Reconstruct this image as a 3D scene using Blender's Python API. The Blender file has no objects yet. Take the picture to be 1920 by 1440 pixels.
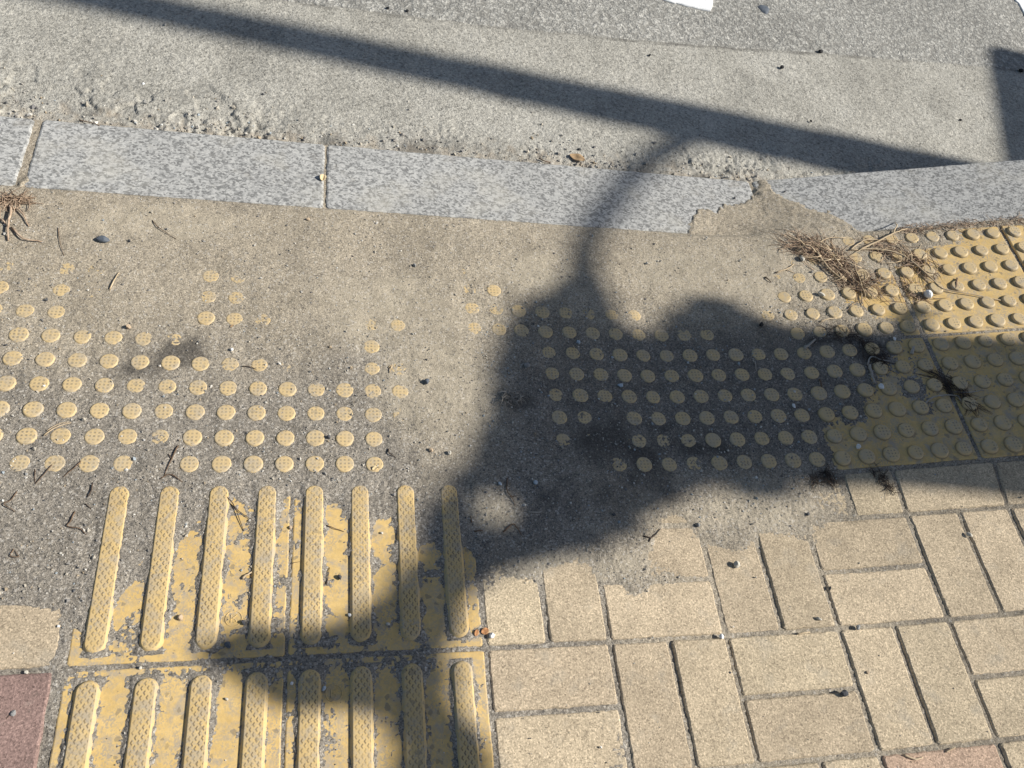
import bpy, math, random
import numpy as np
from mathutils import Vector, Matrix

random.seed(7)
rng = np.random.default_rng(11)
scene = bpy.context.scene
COL = scene.collection

# ------------------------------------------------------------------ camera model
CAM_R = np.array([[0.97297376, -0.10750811, 0.20436258],
                  [0.02382665, -0.83354457, -0.55193816],
                  [0.22968315, 0.54189063, -0.80845544]])      # rows: right, down, forward
CAM_C = np.array([0.14803761, -0.6882242, 1.28863055])
CAM_F = 1563.34                                                  # focal length for a 1920 px wide picture

HX = [-9, 0.82, 1.12, 1.42, 1.72, 1.95, 9]
HZ = [0, 0, 0.025, 0.075, 0.130, 0.160, 0.160]

def hgt(x, y):
    """height of the pavement: level in front of the dropped kerb, rising in a flare to the right"""
    k = np.clip((np.asarray(y, float) + 0.11) / 0.09, 0, 1)
    return np.interp(x, HX, HZ) * (0.80 + 0.20 * k)

def kerbz(x):
    return 0.008 + np.clip(0.215 * (np.asarray(x, float) - 1.19), 0, 0.217)

def ray(px, py):
    d = CAM_R.T @ np.array([(px - 960) / CAM_F, (py - 720) / CAM_F, 1.0])
    return d

def G(px, py, zf=None):
    """point of the ground seen at a place of the photograph (zf: own height function)"""
    d = ray(px, py)
    z = 0.0
    for _ in range(12):
        t = (z - CAM_C[2]) / d[2]
        p = CAM_C + t * d
        z = float(zf(p[0], p[1]) if zf else hgt(p[0], p[1]))
    return np.array([p[0], p[1], z])

def pxscale(p):
    def pj(w):
        v = CAM_R @ (w - CAM_C)
        return np.array([v[0], v[1]]) / v[2] * CAM_F
    return np.linalg.norm(pj(p + np.array([0.01, 0, 0])) - pj(p)) / 0.01

# ------------------------------------------------------------------ numpy noise
_T = {}
def vnoise(x, y, freq, seed):
    if seed not in _T: _T[seed] = np.random.default_rng(seed).random((256, 256))
    T = _T[seed]
    X = np.asarray(x) * freq + 1000.37; Y = np.asarray(y) * freq + 1000.71
    i = np.floor(X).astype(int); j = np.floor(Y).astype(int)
    u = X - i; v = Y - j
    u = u * u * (3 - 2 * u); v = v * v * (3 - 2 * v)
    a = T[i % 256, j % 256]; b = T[(i + 1) % 256, j % 256]
    c = T[i % 256, (j + 1) % 256]; d = T[(i + 1) % 256, (j + 1) % 256]
    return (a * (1 - u) + b * u) * (1 - v) + (c * (1 - u) + d * u) * v - 0.5

def fbm(x, y, freq, seed, oct=3):
    s = 0; a = 1.0
    for k in range(oct):
        s = s + a * vnoise(x, y, freq * 2.03 ** k, seed + k); a *= 0.5
    return s

def sstep(a, b, x):
    t = np.clip((np.asarray(x, float) - a) / (b - a), 0, 1)
    return t * t * (3 - 2 * t)

# ------------------------------------------------------------------ object helpers
def mesh_obj(name, verts, faces, mat=None, parent=None, smooth=False, sharp=None):
    me = bpy.data.meshes.new(name)
    me.from_pydata([tuple(map(float, v)) for v in verts], [], faces)
    me.update()
    if smooth:
        me.polygons.foreach_set('use_smooth', [True] * len(me.polygons))
        if sharp is not None:
            me.set_sharp_from_angle(angle=math.radians(sharp))
    o = bpy.data.objects.new(name, me)
    COL.objects.link(o)
    if mat: me.materials.append(mat)
    if parent: o.parent = parent
    return o

def tag(o, label=None, cat=None, group=None, kind=None):
    if label: o['label'] = label
    if cat: o['category'] = cat
    if group: o['group'] = group
    if kind: o['kind'] = kind
    return o

def empty(name, loc, rot=(0, 0, 0)):
    o = bpy.data.objects.new(name, None)
    o.empty_display_size = 0.05
    COL.objects.link(o)
    o.location = loc; o.rotation_euler = rot
    return o

def copy_part(src, parent, loc=None):
    c = src.copy(); COL.objects.link(c); c.parent = parent
    if loc is not None: c.location = loc
    return c

def grid_mesh(name, xs, ys, Z, mat, tint=None, keep=None):
    nx, ny = len(xs), len(ys)
    X, Y = np.meshgrid(xs, ys, indexing='ij')
    co = np.stack([X, Y, Z], -1).reshape(-1, 3).astype(np.float32)
    idx = np.arange(nx * ny).reshape(nx, ny)
    q = np.stack([idx[:-1, :-1], idx[1:, :-1], idx[1:, 1:], idx[:-1, 1:]], -1).reshape(-1, 4)
    if keep is not None:
        kq = (keep[:-1, :-1] | keep[1:, :-1] | keep[1:, 1:] | keep[:-1, 1:]).reshape(-1)
        q = q[kq]
    me = bpy.data.meshes.new(name)
    me.vertices.add(len(co)); me.vertices.foreach_set('co', co.ravel())
    n = len(q)
    me.loops.add(n * 4); me.loops.foreach_set('vertex_index', q.ravel().astype(np.int32))
    me.polygons.add(n)
    me.polygons.foreach_set('loop_start', (np.arange(n) * 4).astype(np.int32))
    me.polygons.foreach_set('use_smooth', np.ones(n, dtype=bool))
    me.update(calc_edges=True)
    if tint is not None:
        a = me.attributes.new('tint', 'FLOAT_COLOR', 'POINT')
        a.data.foreach_set('color', tint.reshape(-1, 4).astype(np.float32).ravel())
    me.materials.append(mat)
    o = bpy.data.objects.new(name, me)
    COL.objects.link(o)
    return o

# ------------------------------------------------------------------ materials
class NT:
    def __init__(s, name, rough=0.9, spec=0.25):
        s.m = bpy.data.materials.new(name); s.m.use_nodes = True
        s.t = s.m.node_tree; s.t.nodes.clear()
        s.out = s.n('ShaderNodeOutputMaterial'); s.b = s.n('ShaderNodeBsdfPrincipled')
        s.b.inputs['Roughness'].default_value = rough
        s.b.inputs['Specular IOR Level'].default_value = spec
        s.l(s.b.outputs[0], s.out.inputs[0])
        s.tc = s.n('ShaderNodeTexCoord')
    def n(s, t, **k):
        x = s.t.nodes.new(t)
        for a, b in k.items(): setattr(x, a, b)
        return x
    def l(s, a, b): s.t.links.new(a, b)
    def mapped(s, scale=(1, 1, 1), rot=(0, 0, 0), loc=(0, 0, 0), src='Object'):
        m = s.n('ShaderNodeMapping'); m.inputs['Scale'].default_value = scale
        m.inputs['Rotation'].default_value = rot; m.inputs['Location'].default_value = loc
        s.l(s.tc.outputs[src], m.inputs[0]); return m.outputs[0]
    def noise(s, scale, detail=4, rough=0.6, vec=None, dist=0.0):
        x = s.n('ShaderNodeTexNoise'); x.inputs['Scale'].default_value = scale
        x.inputs['Detail'].default_value = detail; x.inputs['Roughness'].default_value = rough
        x.inputs['Distortion'].default_value = dist
        s.l(vec or s.tc.outputs['Object'], x.inputs['Vector']); return x.outputs['Fac']
    def vor(s, scale, feature='F1', vec=None, out='Distance', rand=1.0):
        x = s.n('ShaderNodeTexVoronoi', feature=feature); x.inputs['Scale'].default_value = scale
        x.inputs['Randomness'].default_value = rand
        s.l(vec or s.tc.outputs['Object'], x.inputs['Vector']); return x.outputs[out]
    def ramp(s, fac, pts, interp='LINEAR'):
        x = s.n('ShaderNodeValToRGB'); e = x.color_ramp.elements; x.color_ramp.interpolation = interp
        while len(e) < len(pts): e.new(0.5)
        for el, (p, c) in zip(e, pts):
            el.position = p
            el.color = (c, c, c, 1) if isinstance(c, (int, float)) else (*c, 1)
        s.l(fac, x.inputs[0]); return x.outputs[0]
    def mix(s, f, a, b, mode='MIX'):
        x = s.n('ShaderNodeMix', data_type='RGBA', blend_type=mode)
        for v, i in ((f, 0), (a, 6), (b, 7)):
            if isinstance(v, (int, float)): x.inputs[i].default_value = v if i == 0 else (v, v, v, 1)
            elif isinstance(v, tuple): x.inputs[i].default_value = (*v, 1)
            else: s.l(v, x.inputs[i])
        return x.outputs[2]
    def math(s, op, a, b=0.0, c=0.0):
        x = s.n('ShaderNodeMath', operation=op)
        for v, i in ((a, 0), (b, 1), (c, 2)):
            if isinstance(v, (int, float)): x.inputs[i].default_value = v
            else: s.l(v, x.inputs[i])
        return x.outputs[0]
    def attr(s, name):
        x = s.n('ShaderNodeAttribute', attribute_name=name); return x
    def sep(s, v):
        x = s.n('ShaderNodeSeparateXYZ'); s.l(v, x.inputs[0]); return x.outputs
    def base(s, c): s.l(c, s.b.inputs['Base Color'])
    def bump(s, hts):
        prev = None
        for h, dist, st in hts:
            x = s.n('ShaderNodeBump'); x.inputs['Strength'].default_value = st
            x.inputs['Distance'].default_value = dist
            s.l(h, x.inputs['Height'])
            if prev: s.l(prev, x.inputs['Normal'])
            prev = x.outputs[0]
        s.l(prev, s.b.inputs['Normal'])

SAND_WARM = (0.405, 0.35, 0.265)
SAND_GREY = (0.295, 0.265, 0.22)

def grains(m, scale=420):
    """random value per grain"""
    c = m.vor(scale, out='Color')
    s = m.sep(c)
    return s[0]

def mat_sand():
    m = NT('sand', 0.95, 0.15)
    t = m.sep(m.attr('tint').outputs['Color'])
    base = m.mix(t[0], SAND_WARM, SAND_GREY)
    g = grains(m, 560)
    k = m.ramp(g, [(0, 0.50), (0.15, 0.72), (0.5, 0.98), (0.85, 1.18), (0.97, 1.55)])
    kc = m.math('MULTIPLY_ADD', t[0], 0.2, 0.8)
    base = m.mix(kc, base, m.mix(1.0, base, k, 'MULTIPLY'))
    base = m.mix(1.0, base, m.ramp(m.noise(7, 5, 0.6), [(0.32, 0.84), (0.5, 1.0), (0.68, 1.13)]), 'MULTIPLY')
    base = m.mix(m.math('MULTIPLY', t[2], 0.8), base, (0.485, 0.423, 0.318))
    n2 = m.noise(34, 5, 0.65)
    base = m.mix(1.0, base, m.ramp(n2, [(0.25, 0.80), (0.5, 1.0), (0.75, 1.16)]), 'MULTIPLY')
    n3 = m.noise(190, 3, 0.6)
    base = m.mix(1.0, base, m.ramp(n3, [(0.3, 0.86), (0.55, 1.02), (0.75, 1.10)]), 'MULTIPLY')
    g2 = grains(m, 330)
    base = m.mix(m.math('MULTIPLY', kc, m.ramp(g2, [(0.93, 0.0), (0.94, 0.6)])), base, (0.60, 0.56, 0.49))
    base = m.mix(m.math('MULTIPLY', kc, m.ramp(g2, [(0.06, 0.6), (0.07, 0.0)])), base, (0.10, 0.095, 0.09))
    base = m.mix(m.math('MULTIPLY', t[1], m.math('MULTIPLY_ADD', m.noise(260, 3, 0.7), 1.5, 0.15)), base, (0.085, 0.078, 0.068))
    m.base(base)
    m.bump([(m.noise(110, 3, 0.55), 0.003, 0.30), (m.noise(400, 3, 0.75), 0.0026, 0.85), (g, 0.0010, 0.8)])
    return m.m

def mat_asphalt():
    m = NT('asphalt', 0.9, 0.25)
    vec = m.n('ShaderNodeVectorMath', operation='ADD')
    wob = m.n('ShaderNodeTexNoise'); wob.inputs['Scale'].default_value = 60; m.l(m.tc.outputs['Object'], wob.inputs['Vector'])
    sc = m.n('ShaderNodeVectorMath', operation='SCALE'); sc.inputs['Scale'].default_value = 0.016; m.l(wob.outputs['Color'], sc.inputs[0])
    m.l(m.tc.outputs['Object'], vec.inputs[0]); m.l(sc.outputs[0], vec.inputs[1]); vec = vec.outputs[0]
    v = m.math('ADD', m.math('MULTIPLY', m.vor(80, 'SMOOTH_F1', vec), 0.6), m.math('MULTIPLY', m.vor(150, 'F1', vec), 0.45))
    c = m.math('ADD', m.math('MULTIPLY', m.sep(m.vor(120, vec=vec, out='Color'))[0], 0.5), m.math('MULTIPLY', m.noise(140, 4, 0.65), 0.5))
    stone = m.ramp(c, [(0.2, (0.22, 0.218, 0.20)), (0.5, (0.38, 0.372, 0.335)), (0.8, (0.53, 0.515, 0.465))])
    dirt = m.mix(m.noise(7, 4), (0.15, 0.147, 0.135), (0.28, 0.27, 0.24))
    f = m.ramp(m.math('ADD', v, m.math('MULTIPLY', m.noise(160, 3), 0.5)), [(0.56, 0.0), (0.86, 1.0)])
    base = m.mix(f, stone, dirt)
    base = m.mix(1.0, base, m.ramp(m.noise(3.2, 4), [(0.3, 0.88), (0.7, 1.12)]), 'MULTIPLY')
    base = m.mix(1.0, base, m.ramp(m.noise(420, 2), [(0.3, 0.78), (0.7, 1.2)]), 'MULTIPLY')
    m.base(base)
    m.bump([(m.ramp(v, [(0.15, 1.0), (0.85, 0.0)]), 0.0042, 0.75), (m.noise(230, 3), 0.0022, 0.7)])
    return m.m

def mat_concrete():
    m = NT('gutter_concrete', 0.92, 0.2)
    t = m.sep(m.attr('tint').outputs['Color'])
    n = m.noise(5, 6, 0.65, dist=0.4)
    base = m.ramp(n, [(0.3, (0.31, 0.297, 0.258)), (0.5, (0.395, 0.378, 0.328)), (0.7, (0.44, 0.423, 0.372))])
    base = m.mix(1.0, base, m.ramp(m.noise(120, 4, 0.7), [(0.28, 0.54), (0.48, 1.0), (0.75, 1.16)]), 'MULTIPLY')
    g = grains(m, 240)
    base = m.mix(1.0, base, m.ramp(g, [(0, 0.62), (0.2, 0.9), (0.7, 1.05), (1.0, 1.3)]), 'MULTIPLY')
    pits = m.ramp(m.vor(55), [(0.07, 1.0), (0.14, 0.0)])
    base = m.mix(m.math('MULTIPLY', pits, 0.55), base, (0.10, 0.095, 0.085))
    base = m.mix(m.math('MULTIPLY', t[0], 0.5), base, (0.36, 0.30, 0.225))
    base = m.mix(m.math('MULTIPLY', t[1], 0.8), base, (0.07, 0.066, 0.06))
    m.base(base)
    m.bump([(m.noise(60, 5, 0.65), 0.006, 0.5), (m.noise(210, 3, 0.7), 0.0045, 0.9), (m.math('SUBTRACT', 1.0, pits), 0.002, 0.5)])
    return m.m

def mat_granite():
    m = NT('granite', 0.75, 0.3)
    info = m.n('ShaderNodeObjectInfo')
    vec = m.mapped((1.0, 1.25, 1), (0, 0, 0.5))
    cr = m.sep(m.vor(210, vec=vec, out='Color'))[0]
    n = m.math('ADD', m.math('MULTIPLY', cr, 0.42), m.math('MULTIPLY', m.noise(75, 4, 0.6, vec), 0.75))
    base = m.ramp(n, [(0.40, (0.195, 0.195, 0.187)), (0.50, (0.275, 0.275, 0.263)), (0.60, (0.39, 0.388, 0.37)), (0.80, (0.51, 0.505, 0.475))])
    base = m.mix(1.0, base, m.ramp(m.noise(600, 2), [(0.3, 0.85), (0.7, 1.12)]), 'MULTIPLY')
    base = m.mix(1.0, base, m.ramp(info.outputs['Random'], [(0, 0.88), (1, 1.0)]), 'MULTIPLY')
    base = m.mix(m.ramp(m.noise(18, 5, 0.7), [(0.56, 0.0), (0.70, 0.4)]), base, (0.27, 0.25, 0.21))
    d = m.noise(6, 5, 0.6)
    base = m.mix(m.ramp(d, [(0.52, 0.0), (0.75, 0.55)]), base, (0.50, 0.47, 0.39))
    base = m.mix(1.0, base, m.ramp(m.noise(2.5, 3), [(0.3, 0.90), (0.7, 1.08)]), 'MULTIPLY')
    m.base(base)
    m.bump([(m.noise(260, 3), 0.0012, 0.5), (n, 0.0008, 0.3)])
    return m.m

def mat_paver():
    m = NT('concrete_paver', 0.93, 0.2)
    a = m.attr('tint').outputs['Color']
    base = m.mix(1.0, a, m.ramp(m.noise(14, 5, 0.6), [(0.3, 0.86), (0.7, 1.12)]), 'MULTIPLY')
    g = grains(m, 460)
    base = m.mix(1.0, base, m.ramp(g, [(0, 0.62), (0.2, 0.88), (0.75, 1.08), (1.0, 1.38)]), 'MULTIPLY')
    base = m.mix(1.0, base, m.ramp(m.noise(330, 3, 0.7), [(0.3, 0.76), (0.7, 1.18)]), 'MULTIPLY')
    base = m.mix(m.ramp(m.noise(22, 4, 0.65), [(0.56, 0.0), (0.72, 0.35)]), base, (0.36, 0.33, 0.27))
    m.base(base)
    m.bump([(m.noise(330, 3, 0.7), 0.0018, 0.6), (g, 0.0006, 0.5), (m.noise(25, 3), 0.004, 0.2)])
    return m.m

def mat_yellow(name, pattern=None):
    m = NT(name, 0.62, 0.35)
    vec = m.mapped()
    geo = m.n('ShaderNodeNewGeometry').outputs['Position']
    n = m.noise(16, 4, 0.6, geo)
    base = m.ramp(n, [(0.3, (0.56, 0.385, 0.15)), (0.5, (0.61, 0.425, 0.165)), (0.7, (0.64, 0.455, 0.195))])
    base = m.mix(1.0, base, m.ramp(m.noise(120, 3, 0.6, geo), [(0.3, 0.90), (0.7, 1.08)]), 'MULTIPLY')
    # settled grey dust, in scuffs and films
    d1 = m.noise(38, 6, 0.72, geo, 0.5)
    base = m.mix(m.ramp(d1, [(0.48, 0.0), (0.56, 0.35), (0.66, 0.85)]), base, (0.36, 0.315, 0.25))
    gd = m.math('MULTIPLY', m.ramp(m.sep(m.vor(420, vec=geo, out='Color'))[1], [(0.60, 0.0), (0.64, 1.0)]), m.ramp(m.noise(24, 5, 0.7, geo), [(0.42, 0.0), (0.62, 0.75)]))
    base = m.mix(gd, base, (0.33, 0.29, 0.23))
    sc = m.n('ShaderNodeMapping'); sc.inputs['Scale'].default_value = (1, 9, 1); sc.inputs['Rotation'].default_value = (0, 0, 0.9)
    m.l(geo, sc.inputs[0])
    base = m.mix(m.ramp(m.noise(26, 4, 0.6, sc.outputs[0]), [(0.60, 0.0), (0.72, 0.22)]), base, (0.40, 0.33, 0.22))
    sp = m.sep(m.vor(160, vec=geo, out='Color'))[0]
    base = m.mix(m.ramp(sp, [(0.965, 0.0), (0.97, 0.6)]), base, (0.22, 0.18, 0.12))
    hts = [(m.noise(300, 3, 0.6, geo), 0.0008, 0.35)]
    if pattern:
        if pattern == 'bar':
            mp = m.mapped((1 / 0.0061, 1 / 0.0092, 1), (0, 0, math.radians(45)))
        else:
            mp = m.mapped((1 / 0.0066,) * 3, (0, 0, 0), (0.5, 0.5, 0))
        fr = m.n('ShaderNodeVectorMath', operation='FRACTION'); m.l(mp, fr.inputs[0])
        s = m.sep(fr.outputs[0])
        def box(v, lo, hi): return m.math('MULTIPLY', m.math('GREATER_THAN', v, lo), m.math('LESS_THAN', v, hi))
        big = m.math('MULTIPLY', box(s[0], 0.20, 0.80), box(s[1], 0.20, 0.80))
        if pattern == 'bar':
            cut = m.math('MULTIPLY', box(s[0], 0.46, 0.85), box(s[1], 0.46, 0.85))
            mark = m.math('MULTIPLY', big, m.math('SUBTRACT', 1.0, cut))
        else:
            mark = m.math('MULTIPLY', box(s[0], 0.26, 0.74), box(s[1], 0.26, 0.74))
        nz = m.sep(m.n('ShaderNodeNewGeometry').outputs['Normal'])[2]
        up = m.math('GREATER_THAN', nz, 0.985)
        mark = m.math('MULTIPLY', mark, up)
        wear = m.ramp(m.noise(45, 4, 0.6, geo), [(0.36, 0.35), (0.58, 1.0)])
        base = m.mix(m.math('MULTIPLY', m.math('MULTIPLY', mark, wear), 0.9), base, (0.12, 0.085, 0.04))
        hts.append((m.math('SUBTRACT', 1.0, mark), 0.0012, 0.6))
        dd = m.noise(60, 5, 0.7, geo)
        base = m.mix(m.math('MULTIPLY', m.ramp(dd, [(0.50, 0.0), (0.68, 0.6)]), 1.0), base, (0.42, 0.345, 0.23))
        base = m.mix(0.36 if pattern == 'dot' else 0.14, base, (0.52, 0.44, 0.31))
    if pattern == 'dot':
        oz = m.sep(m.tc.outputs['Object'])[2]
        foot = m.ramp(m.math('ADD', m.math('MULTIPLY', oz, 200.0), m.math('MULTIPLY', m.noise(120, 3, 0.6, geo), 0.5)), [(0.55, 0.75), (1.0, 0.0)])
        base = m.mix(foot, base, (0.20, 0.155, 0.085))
    m.base(base)
    m.bump(hts)
    return m.m

def mat_simple(name, c0, c1, scale, rough=0.85, bump=0.0, bscale=None, spec=0.25):
    m = NT(name, rough, spec)
    m.base(m.ramp(m.noise(scale, 5, 0.65), [(0.3, c0), (0.7, c1)]))
    if bump: m.bump([(m.noise(bscale or scale * 3, 4, 0.6), bump, 0.6)])
    return m.m

def mat_grit():
    m = NT('grit', 0.85, 0.25)
    a = m.attr('tint').outputs['Color']
    m.base(m.mix(1.0, a, m.ramp(m.noise(500, 2), [(0.3, 0.8), (0.7, 1.15)]), 'MULTIPLY'))
    return m.m

M_SAND = mat_sand(); M_ASPH = mat_asphalt(); M_CONC = mat_concrete(); M_GRAN = mat_granite()
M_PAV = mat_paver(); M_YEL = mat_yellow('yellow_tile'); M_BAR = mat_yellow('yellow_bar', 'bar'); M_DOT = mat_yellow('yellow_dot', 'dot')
M_GRIT = mat_grit()
M_WHITE = mat_simple('road_paint', (0.66, 0.67, 0.67), (0.82, 0.82, 0.80), 30, 0.7, 0.002, 200)
STONES = {
    'dark': mat_simple('dark_stone', (0.045, 0.047, 0.052), (0.10, 0.10, 0.105), 160, 0.8, 0.001, 500),
    'slate': mat_simple('slate_stone', (0.07, 0.085, 0.105), (0.13, 0.145, 0.165), 120, 0.65, 0.001, 400),
    'grey': mat_simple('grey_stone', (0.20, 0.20, 0.195), (0.33, 0.325, 0.31), 160, 0.85, 0.001, 500),
    'pale': mat_simple('pale_stone', (0.45, 0.42, 0.35), (0.62, 0.58, 0.49), 160, 0.85, 0.001, 500),
    'white': mat_simple('white_stone', (0.66, 0.67, 0.66), (0.80, 0.80, 0.78), 160, 0.8, 0.0008, 500),
    'tan': mat_simple('tan_stone', (0.40, 0.30, 0.20), (0.55, 0.43, 0.30), 160, 0.85, 0.001, 500),
    'blue': mat_simple('bluish_stone', (0.36, 0.43, 0.48), (0.50, 0.56, 0.60), 160, 0.8, 0.001, 500),
    'black': mat_simple('tar', (0.015, 0.015, 0.016), (0.035, 0.035, 0.036), 120, 0.7, 0.001, 400),
}
STEMS = {
    'straw': mat_simple('straw', (0.40, 0.30, 0.18), (0.62, 0.50, 0.34), 90, 0.8),
    'brown': mat_simple('brown_twig', (0.10, 0.065, 0.04), (0.22, 0.15, 0.10), 90, 0.85),
    'dark': mat_simple('dark_twig', (0.045, 0.034, 0.027), (0.11, 0.08, 0.06), 90, 0.85),
    'fibre': mat_simple('dry_fibre', (0.20, 0.13, 0.085), (0.54, 0.41, 0.29), 70, 0.85),
    'grey': mat_simple('grey_twig', (0.30, 0.27, 0.23), (0.46, 0.42, 0.36), 90, 0.85),
    'green': mat_simple('dull_stalk', (0.22, 0.21, 0.12), (0.40, 0.37, 0.24), 90, 0.85),
}
LEAFM = {
    'orange': mat_simple('dead_leaf_orange', (0.34, 0.15, 0.06), (0.52, 0.28, 0.13), 120, 0.7, 0.001, 300),
    'brown': mat_simple('dead_leaf_brown', (0.26, 0.17, 0.09), (0.44, 0.31, 0.18), 120, 0.75, 0.001, 300),
    'cream': mat_simple('dry_petal', (0.55, 0.43, 0.24), (0.70, 0.58, 0.37), 120, 0.75, 0.001, 300),
}

# ------------------------------------------------------------------ how deep the sand lies (mm above tile face)
LEVEL = [8.0, 6.7, 6.2, 5.85, 5.5, 5.2, 4.8, 4.25, 3.7, 3.0, 1.8, 0.3, -1.0, -2.6]
# dot rows from the pavers (y = 0) to the kerb (y = 0.55); columns from x = -0.40 in 5 cm steps:
# 0 buried ... 9 standing free of the sand, 10 to 13 tile face showing
ROWS = [
    [7, 6, 6, 5, 7, 6, 0, 7, 8, 9, 9, 8, 8, 8, 2, 0, 0, 0, 0, 0, 0, 0, 5, 7, 7, 4, 7, 7, 8, 8, 8, 12, 13, 12, 13, 12, 13],
    [8, 8, 9, 6, 8, 7, 5, 8, 9, 9, 9, 7, 9, 8, 1, 0, 0, 0, 0, 0, 6, 1, 1, 5, 4, 5, 8, 8, 8, 8, 8, 12, 12, 13, 12, 13, 13],
    [8, 9, 9, 9, 8, 8, 7, 8, 8, 8, 8, 7, 6, 7, 4, 0, 0, 0, 0, 0, 7, 4, 1, 7, 7, 7, 8, 8, 8, 8, 9, 11, 10, 12, 12, 11, 12, 13],
    [8, 9, 8, 8, 8, 5, 6, 8, 7, 8, 8, 6, 6, 6, 6, 3, 0, 0, 0, 0, 5, 7, 7, 8, 8, 7, 7, 7, 7, 8, 8, 9, 10, 11, 12, 10, 12, 12, 13],
    [8, 8, 8, 8, 8, 8, 7, 7, 6, 6, 4, 1, 0, 7, 5, 0, 0, 0, 0, 0, 7, 7, 7, 8, 9, 7, 8, 8, 8, 7, 7, 9, 9, 10, 11, 11, 12, 12, 13],
    [8, 8, 8, 8, 7, 6, 4, 2, 1, 0, 0, 0, 0, 7, 2, 0, 0, 0, 0, 0, 6, 6, 7, 8, 8, 7, 8, 7, 8, 7, 8, 9, 9, 9, 10, 11, 12, 12, 13],
    [6, 7, 5, 3, 0, 0, 0, 8, 6, 5, 3, 0, 0, 4, 5, 1, 0, 4, 6, 8, 8, 8, 7, 6, 6, 7, 6, 6, 2, 0, 2, 8, 8, 10, 11, 10, 12, 12, 13],
    [7, 3, 5, 2, 0, 0, 0, 7, 5, 0, 0, 0, 0, 0, 0, 0, 0, 4, 3, 7, 7, 6, 3, 4, 4, 3, 0, 0, 0, 0, 5, 9, 10, 10, 11, 12, 12, 12, 13],
    [4, 0, 5, 3, 0, 0, 0, 6, 3, 0, 0, 0, 0, 0, 0, 0, 0, 4, 7, 0, 0, 0, 0, 0, 0, 0, 0, 0, 0, 0, 0, 9, 10, 10, 12, 12, 12, 13],
    [0, 0, 0, 0, 0, 0, 0, 0, 0, 0, 0, 0, 0, 0, 0, 0, 0, 3, 1, 0, 0, 0, 0, 0, 0, 0, 0, 0, 0, 0, 0, 4, 6, 9, 10, 10, 12, 12, 13],
    [0, 0, 0, 0, 0, 0, 0, 0, 0, 0, 0, 0, 0, 0, 0, 0, 0, 0, 0, 0, 0, 0, 0, 0, 0, 0, 0, 0, 0, 0, 0, 0, 4, 6, 7, 7, 9, 11, 12, 13],
    [0, 0, 0, 0, 0, 0, 0, 0, 0, 0, 0, 0, 0, 0, 0, 0, 0, 0, 0, 0, 0, 0, 0, 0, 0, 0, 0, 0, 0, 0, 0, 0, 0, 0, 2, 6, 8, 8, 9, 9, 11, 13],
]
def dotlevel(r, c):
    line = ROWS[r]
    return line[min(max(c + 8, 0), len(line) - 1)]

ctrl = []
for r in range(12):
    for c in range(-8, 40):
        ctrl.append((0.05 * c, 0.05 * r, LEVEL[dotlevel(r, c)]))
PX = [(500, 895, 3.6), (300, 895, 3.6), (120, 900, 3.8), (700, 900, 4.6), (960, 900, 5), (900, 1000, 4.5), (1000, 1000, 4.5), (1100, 980, 4.5),
      (1050, 1045, 2), (960, 1060, 1.5), (920, 1085, 0.6), (1060, 1075, -1.5), (950, 1110, -3), (1150, 1060, 3), (1180, 1080, 2.5),
      (1150, 1105, -1.5), (1195, 1000, 3), (1260, 1035, -3), (1265, 1000, -1.5), (1300, 950, 3), (1400, 950, 2.5), (1450, 962, 1.5), (1500, 950, 0.8), (1550, 950, -1),
      (1620, 930, -1.5), (1350, 995, 0.8), (1350, 1050, -3), (1450, 1050, -3.5), (1700, 920, -2.5), (1230, 940, 3.5), (1250, 1090, 0.5),
      (1000, 1250, -3.5), (1200, 1250, -3.5), (1500, 1250, -4), (1800, 1250, -4.5), (1800, 1050, -4.5), (1600, 1100, -4), (1000, 1400, -3.5), (1500, 1420, -4),
      (1600, 1020, -3.5), (1850, 930, -3.5), (1100, 1150, -3), (1280, 1150, -3), (1420, 1150, -3.5), (1150, 1180, -3), (1250, 1120, -2.5),
      (60, 1000, 4), (60, 1100, 3.2), (100, 1122, 2.8), (30, 1118, 2.6), (40, 1160, -3), (90, 1160, -1.6), (0, 1150, -2.5), (90, 1200, -2.6), (60, 1215, -3), (20, 1230, -3), (136, 1200, 1.0), (126, 1160, 1.0), (115, 1252, 0.2), (40, 1300, -3),
      (60, 1380, -3.5), (104, 1350, -0.6), (70, 1430, -3.5), (10, 1080, 3.2), (150, 1050, 3.6), (0, 1400, -3.5)]
for px, py, l in PX:
    p = G(px, py); ctrl.append((p[0], p[1], l))
for x, y, l in [(-0.7, -0.3, -2), (-0.7, -0.6, -3), (-0.4, -0.7, -3.5), (-0.3, -0.5, -3.5), (0.1, -0.7, -2.5), (0.7, -0.7, -4), (1.4, -0.7, -4.5), (2.0, -0.4, -4.5), (2.1, -0.15, -4),
                (-0.7, 0, 3.6), (-0.7, 0.4, 6), (-0.7, 0.6, 7)]:
    ctrl.append((x, y, l))
ctrl = np.array(ctrl)

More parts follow.
